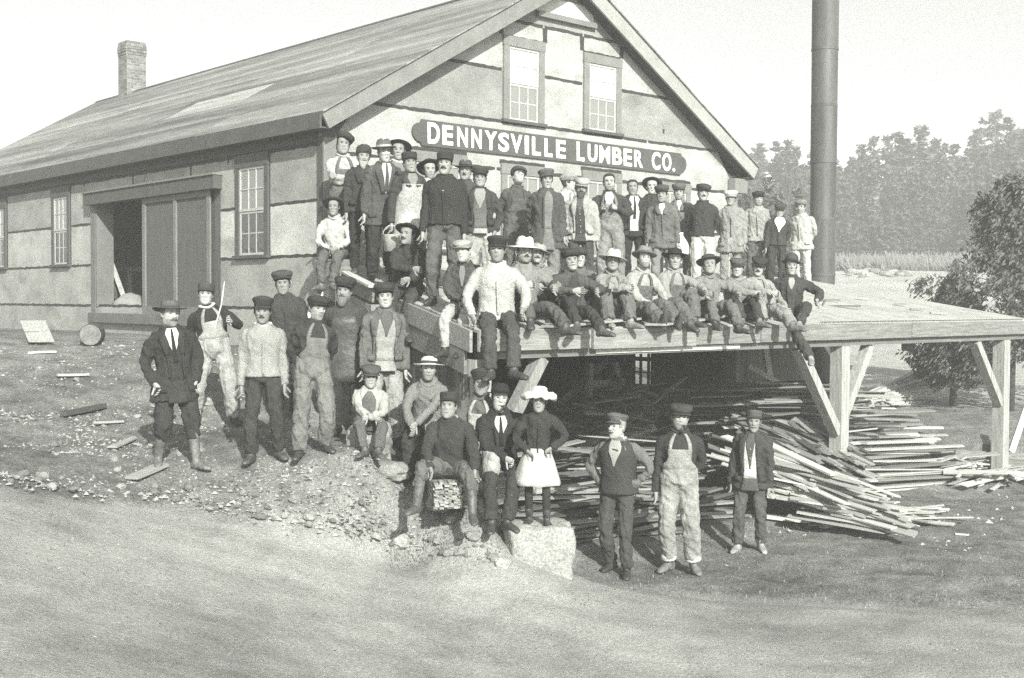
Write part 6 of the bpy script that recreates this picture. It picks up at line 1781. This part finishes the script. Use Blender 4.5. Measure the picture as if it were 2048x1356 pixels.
mb = MB(); mb.tube([(0, -.19, 0), (0, .54, 0)], [.155, .155], 16); mb.build('cut_end', mat('log_end', .17, .3, 9, 40, .2, .9), lg)
# things seen through the cart door
def inside(px, py, s_in): return W(*onplane(px, py, t=s_in))
for k, (a, b, w_, lb) in enumerate((((252, 605), (219, 515), .09, 'longer pale plank leaning inside the open cart door'), ((238, 608), (221, 560), .07, 'shorter pale plank leaning inside the open cart door'))):
    o = MB(); o.bar(inside(*a, .6 + .1 * k), inside(*b, .25 + .05 * k), w_, .03, (0, -1, 0)); tag(o.build('leaning_plank', wood(.45, 'z')), lb, 'plank')
bp = inside(237, 575, 1.2)
bn = empty('workbench', (bp.x, bp.y, 2.78), BROT, 'wooden workbench standing in the shade inside the cart door', 'bench')
mb = MB(); mb.box(-.1, 1.2, -.6, .5, .80, .88); mb.build('bench_top', wood(.3, 'x'), bn)
for x, y in ((-.05, -.55), (1.1, -.55), (-.05, .42), (1.1, .42)): mb = MB(); mb.box(x, x + .09, y, y + .09, 0, .80); mb.build('leg', wood(.3, 'z'), bn)
sp_ = inside(262, 604, .35)
me = rock_mesh('sawdust_heap', 5, .32, .3, .26, mat('sawdust', .24, .15, 8, 80, .2, 1.0), 3, .2)
o = link('sawdust_heap', me, None, None, True); o.location = (sp_.x, sp_.y, 2.84); tag(o, 'small pale sawdust heap on the sill of the cart door', 'sawdust')
# trestle frame under the shed
tp = W(*onplane(1205, 845, s=-.9)); tz = tp.z
tr = empty('trestle', (tp.x, tp.y, .06), BROT, 'timber trestle with crossed braces in the dark under the shed', 'trestle')
tw_ = wood(.30, 'x')
hh = onplane(1205, 762, s=-.9)[2] - .06
for x0, x1 in ((-.42, -.30), (.42, .30)):
    mb = MB(); mb.bar((x0 * 1.25, -.1, 0), (x1, 0, hh + .3), .09, .09, (0, 1, 0)); mb.build('leg', tw_, tr)
for z_ in (hh * .55, hh * .98):
    mb = MB(); mb.bar((-.45, -.06, z_), (.45, -.06, z_), .05, .12, (0, 0, 1)); mb.build('rail', tw_, tr)
for sx in (-1, 1):
    mb = MB(); mb.bar((-.4 * sx, -.11 - .03 * sx, .15), (.4 * sx, -.11 - .03 * sx, hh * .52), .04, .09, (0, 1, 0)); mb.build('brace', tw_, tr)
# ------------------------------------------------------------------ trees, field, far things
def leafm(v): return mat('foliage_%s' % v, v, .5, 9, 40, .3, .9, bump=0, spec=.15)
barkm = mat('bark', .07, .3, 6, 30, .2, .95)
def pine_mesh(seed, m, dense=1.0, broad=1.0, gaps=.25):
    r_ = random.Random(seed); V_, F_ = [], []
    def clump(c, s_):
        for _ in range(4):
            a = r_.uniform(0, 6.3); e = r_.uniform(-.5, .9); c = c + Vector((r_.gauss(0, .006), r_.gauss(0, .006), r_.gauss(0, .004))); n = Vector((math.cos(a) * math.cos(e), math.sin(a) * math.cos(e), math.sin(e)))
            x = n.cross(Vector((0, 0, 1))).normalized(); y = n.cross(x)
            k = len(V_); w_ = s_ * r_.uniform(.5, 1.1); h = s_ * r_.uniform(.35, .8)
            for i, j in ((-1, -.4), (.2, -1), (1, .1), (.3, .9), (-.6, .7)): V_.append(tuple(c + x * i * w_ + y * j * h + n * r_.uniform(-.05, .05)))
            F_.append((k, k + 1, k + 2, k + 3, k + 4))
    H = 1.0; lv = int(19 * dense)
    for i in range(lv):
        f = i / (lv - 1); z = .10 + .88 * f
        R0 = (.17 * (1 - f) ** .75 + .02) * broad * (1 + .25 * math.sin(f * 17 + seed)) * r_.uniform(.6, 1.2)
        nb = max(3, int(7 * (1 - f) + 3))
        for b in range(nb):
            if r_.random() < gaps: continue
            a = r_.uniform(0, 6.3); L_ = R0 * r_.uniform(.55, 1.15)
            k = max(2, int(L_ / .016))
            for q in range(1, k + 1):
                g = q / k; c = Vector((math.cos(a) * L_ * g, math.sin(a) * L_ * g, z + L_ * g * .12 + r_.uniform(-.006, .006))); clump(c, .019 * r_.uniform(.7, 1.6))
    for q in range(4): clump(Vector((r_.uniform(-.008, .008), 0, .95 + .016 * q)), .018)
    me = mesh('crown', V_, F_); me.materials.append(m); return me
def trunk_mesh():
    mb = MB(); mb.tube([(0, 0, 0), (.003, 0, .3), (-.002, .002, .65), (0, 0, .97)], [.016, .013, .008, .002], 7)
    for i in range(14):
        a = i * 2.4; z = .2 + .05 * i; mb.tube([(0, 0, z), (math.cos(a) * .10 * (1.1 - z), math.sin(a) * .10 * (1.1 - z), z + .02)], [.003, .001], 4)
    return mb.mesh('trunk', barkm)
TRK = trunk_mesh()
CROWNS = [pine_mesh(i, leafm((.08, .10, .125, .09, .11)[i % 5]), 1.0 + .15 * (i % 3), (1.0, 1.25, .8, 1.1, 1.4)[i % 5], (.15, .3, .22, .2, .35)[i % 5]) for i in range(6)]
prof_x = [1440, 1500, 1545, 1575, 1620, 1680, 1720, 1760, 1800, 1840, 1875, 1905, 1935, 1985, 2030, 2090, 2160]
prof_y = [345, 300, 272, 268, 285, 300, 285, 268, 262, 252, 292, 275, 262, 226, 240, 235, 240]
def pine(px, topy, Y, k, sink=0.0):
    b = P(px, 520, Y); z0 = gz1(b.x, b.y)
    top = P(px, topy, Y); h = top.z - z0
    r = empty('pine_tree', (b.x, b.y, z0 - .1), random.uniform(0, 6.3))
    sw = random.uniform(.85, 1.2)
    for nm, me in (('crown', CROWNS[k]), ('trunk', TRK)):
        o = bpy.data.objects.new(nm, me); COL.objects.link(o); o.parent = r; o.scale = (h * sw, h * sw, h)
    return r
rr = random.Random(11)
def where(px): return ['right of the mill corner', 'beside the smokestack', 'over the open field right of the smokestack', 'above the small cedar', 'above the large cedar at the right'][int(np.searchsorted([1590, 1690, 1840, 1940], px))]
for px in range(1452, 2170, 24):
    py = float(np.interp(px, prof_x, prof_y)) + rr.uniform(-6, 18)
    tag(pine(px + rr.uniform(-8, 8), py, rr.uniform(98, 108), rr.randrange(6)), 'tall hazy pine of the far skyline ' + where(px), 'tree', 'pines of the far treeline')
for px in range(1440, 2170, 28):
    py = float(np.interp(px, prof_x, prof_y)) + rr.uniform(40, 95)
    tag(pine(px + rr.uniform(-10, 10), py, rr.uniform(88, 96), rr.randrange(6)), 'shorter evergreen before the skyline pines ' + where(px), 'tree', 'evergreens before the far pines')
for px in range(1450, 2170, 30):
    py = float(np.interp(px, prof_x, prof_y)) + rr.uniform(110, 170)
    tag(pine(px + rr.uniform(-10, 10), py, rr.uniform(80, 88), rr.randrange(6)), 'low young evergreen at the field edge ' + where(px), 'tree', 'young evergreens along the field edge')
for i, (px, py, Y) in enumerate(((1490, 372, 48), (1535, 350, 52), (1592, 372, 50))):
    tag(pine(px, py, Y, i), ('bushy evergreen right of the mill corner', 'middle bushy evergreen behind the standing men', 'bushy evergreen just left of the smokestack')[i], 'tree')
# pale brush along the field edge
V_, F_ = [], []
for i in range(5000):
    px = rr.uniform(1660, 1960); Y = rr.uniform(66, 80); p = P(px, 520, Y); z = gz1(p.x, p.y); h = rr.uniform(.2, 1.0) * rr.uniform(.3, 1); a = rr.uniform(-.4, .4); w_ = rr.uniform(.02, .07); k = len(V_)
    V_ += [(p.x - w_, p.y, z), (p.x + w_, p.y + .1, z), (p.x + a + w_ * .3, p.y, z + h), (p.x + a - w_ * .3, p.y, z + h * .9)]; F_.append((k, k + 1, k + 2, k + 3))
tag(link('brush', mesh('brush', V_, F_), mat('pale_brush', .17, .3, 2, 20, .2, .9, bump=0)), kind='stuff')
for i in range(22):
    px = rr.uniform(1672, 1872); Y = rr.uniform(60, 63); p = P(px, 538, Y); s_ = rr.uniform(.09, .24)
    o = bpy.data.objects.new('field_stone', rr.choice(protos)); COL.objects.link(o); o.location = (p.x, p.y, gz1(p.x, p.y) + .05); o.scale = (s_ * 1.5, s_, s_)
    tag(o, 'pale stone in the row along the far field edge', 'stone', 'stones of the far field wall')
# cedar at the right: broad dense crown down to the ground
def cedar(px, basey, Y, topy, wpx, seed, label, v, bias=0.0):
    r_ = random.Random(seed); b = P(px, basey, Y); z0 = gz1(b.x, b.y); H = P(px, topy, Y).z - z0; Wd = wpx / KF * Y
    r = empty('cedar_tree', (b.x, b.y, z0), 0, label, 'tree')
    mb = MB(); mb.tube([(0, 0, -.1), (.03, 0, H * .3), (-.02, 0, H * .7), (0, 0, H * .95)], [.085, .07, .04, .01], 8)
    for i in range(26):
        a = r_.uniform(0, 6.3); z = H * (.12 + .8 * i / 26); L_ = Wd * .7 * (1 - i / 30); mb.tube([(0, 0, z), (math.cos(a) * L_ * .5, math.sin(a) * L_ * .5, z + .15), (math.cos(a) * L_, math.sin(a) * L_, z + .25)], [.022, .014, .005], 5)
    mb.build('trunk', barkm, r, True)
    V_, F_ = [], []
    cl = []
    for i in range(560):
        f = r_.random() ** .9; z = H * (.13 + .85 * f); R0 = Wd * (1 - f ** 1.25) ** .8 * (1.0 + .30 * math.sin(f * 13 + seed)) + .08
        a = r_.uniform(0, 6.3); q = R0 * math.sqrt(r_.uniform(.15, 1.25)); cl.append((Vector((math.cos(a) * q, math.sin(a) * q, z + .25 * q)), r_.uniform(.07, .26)))
    for c, s_ in cl:
        for _ in range(32):
            d = Vector((r_.gauss(0, 1), r_.gauss(0, 1), r_.gauss(0, .8))); d *= s_ * r_.random() ** .5 / max(d.length, .1)
            n = Vector((r_.gauss(0, 1), r_.gauss(0, 1), r_.gauss(0, 1))).normalized(); x = n.orthogonal().normalized(); y = n.cross(x); l = r_.uniform(.035, .10); w_ = l * r_.uniform(.16, .4); k = len(V_); p = c + d
            V_ += [tuple(p - x * l), tuple(p - y * w_), tuple(p + x * l), tuple(p + y * w_)]; F_.append((k, k + 1, k + 2, k + 3))
    me = mesh('crown', V_, F_); link('crown', me, leafm(v), r)
cedar(2020, 835, 25.5, 352, 165, 3, 'large dark cedar at the right behind the shed roof', .125)
cedar(1905, 828, 26.5, 560, 66, 5, 'smaller cedar left of the large one, over the plank pile', .13)
cedar(2100, 840, 27.5, 375, 120, 8, 'cedar at the right frame edge behind the large one', .07)
def fence(pts, z0, z1, lb, v):
    r = empty('board_fence', pts[0], 0, lb, 'fence'); b0 = Vector(pts[0])
    a = Vector((0, 0, 0)); b = Vector(pts[1]) - b0; n = 3; hh = (z1 - z0) / n
    for k in range(n):
        mb = MB(); mb.bar(a + Vector((0, 0, z0 + hh * (k + .5))), b + Vector((0, 0, z0 + hh * (k + .5))), .035, hh - .015, (0, 0, 1)); mb.build('board', wood(v + .03 * k, 'x'), r)
    for f in (.02, .5, .98):
        c = a.lerp(b, f); mb = MB(); mb.box(c.x - .05, c.x + .05, c.y + .03, c.y + .12, -.1, z1 + .05); mb.build('post', wood(.12, 'z'), r)
a = ground_at(1868, 945); b = ground_at(2080, 955)
fence((a, b), .02, .42, 'low board fence between the lumber pile and the cedar', .14)
mb = MB(); a = P(2052, 818, 22.5); b = P(2022, 905, 21.8); mb.bar(a, b, .12, .04, (0, 1, 0)); tag(mb.build('leaning_plank', wood(.5, 'z')), 'pale plank leaning behind the right post', 'plank')
# ------------------------------------------------------------------ haze
hb = MB(); hb.box(-640, 640, -640, 640, float(GZ.min()) - 3, float(max(GZ.max(), 20)) + 9)
hz = hb.build('haze', None); hz['kind'] = 'stuff'
hm = bpy.data.materials.new('haze'); hm.use_nodes = True; hm.node_tree.nodes.clear()
vo = hm.node_tree.nodes.new('ShaderNodeVolumePrincipled'); ou = hm.node_tree.nodes.new('ShaderNodeOutputMaterial')
vo.inputs['Color'].default_value = (.99, 1, .975, 1); vo.inputs['Density'].default_value = .0036; vo.inputs['Anisotropy'].default_value = 0.0
hm.node_tree.links.new(vo.outputs[0], ou.inputs['Volume'])
hz.data.materials.append(hm)
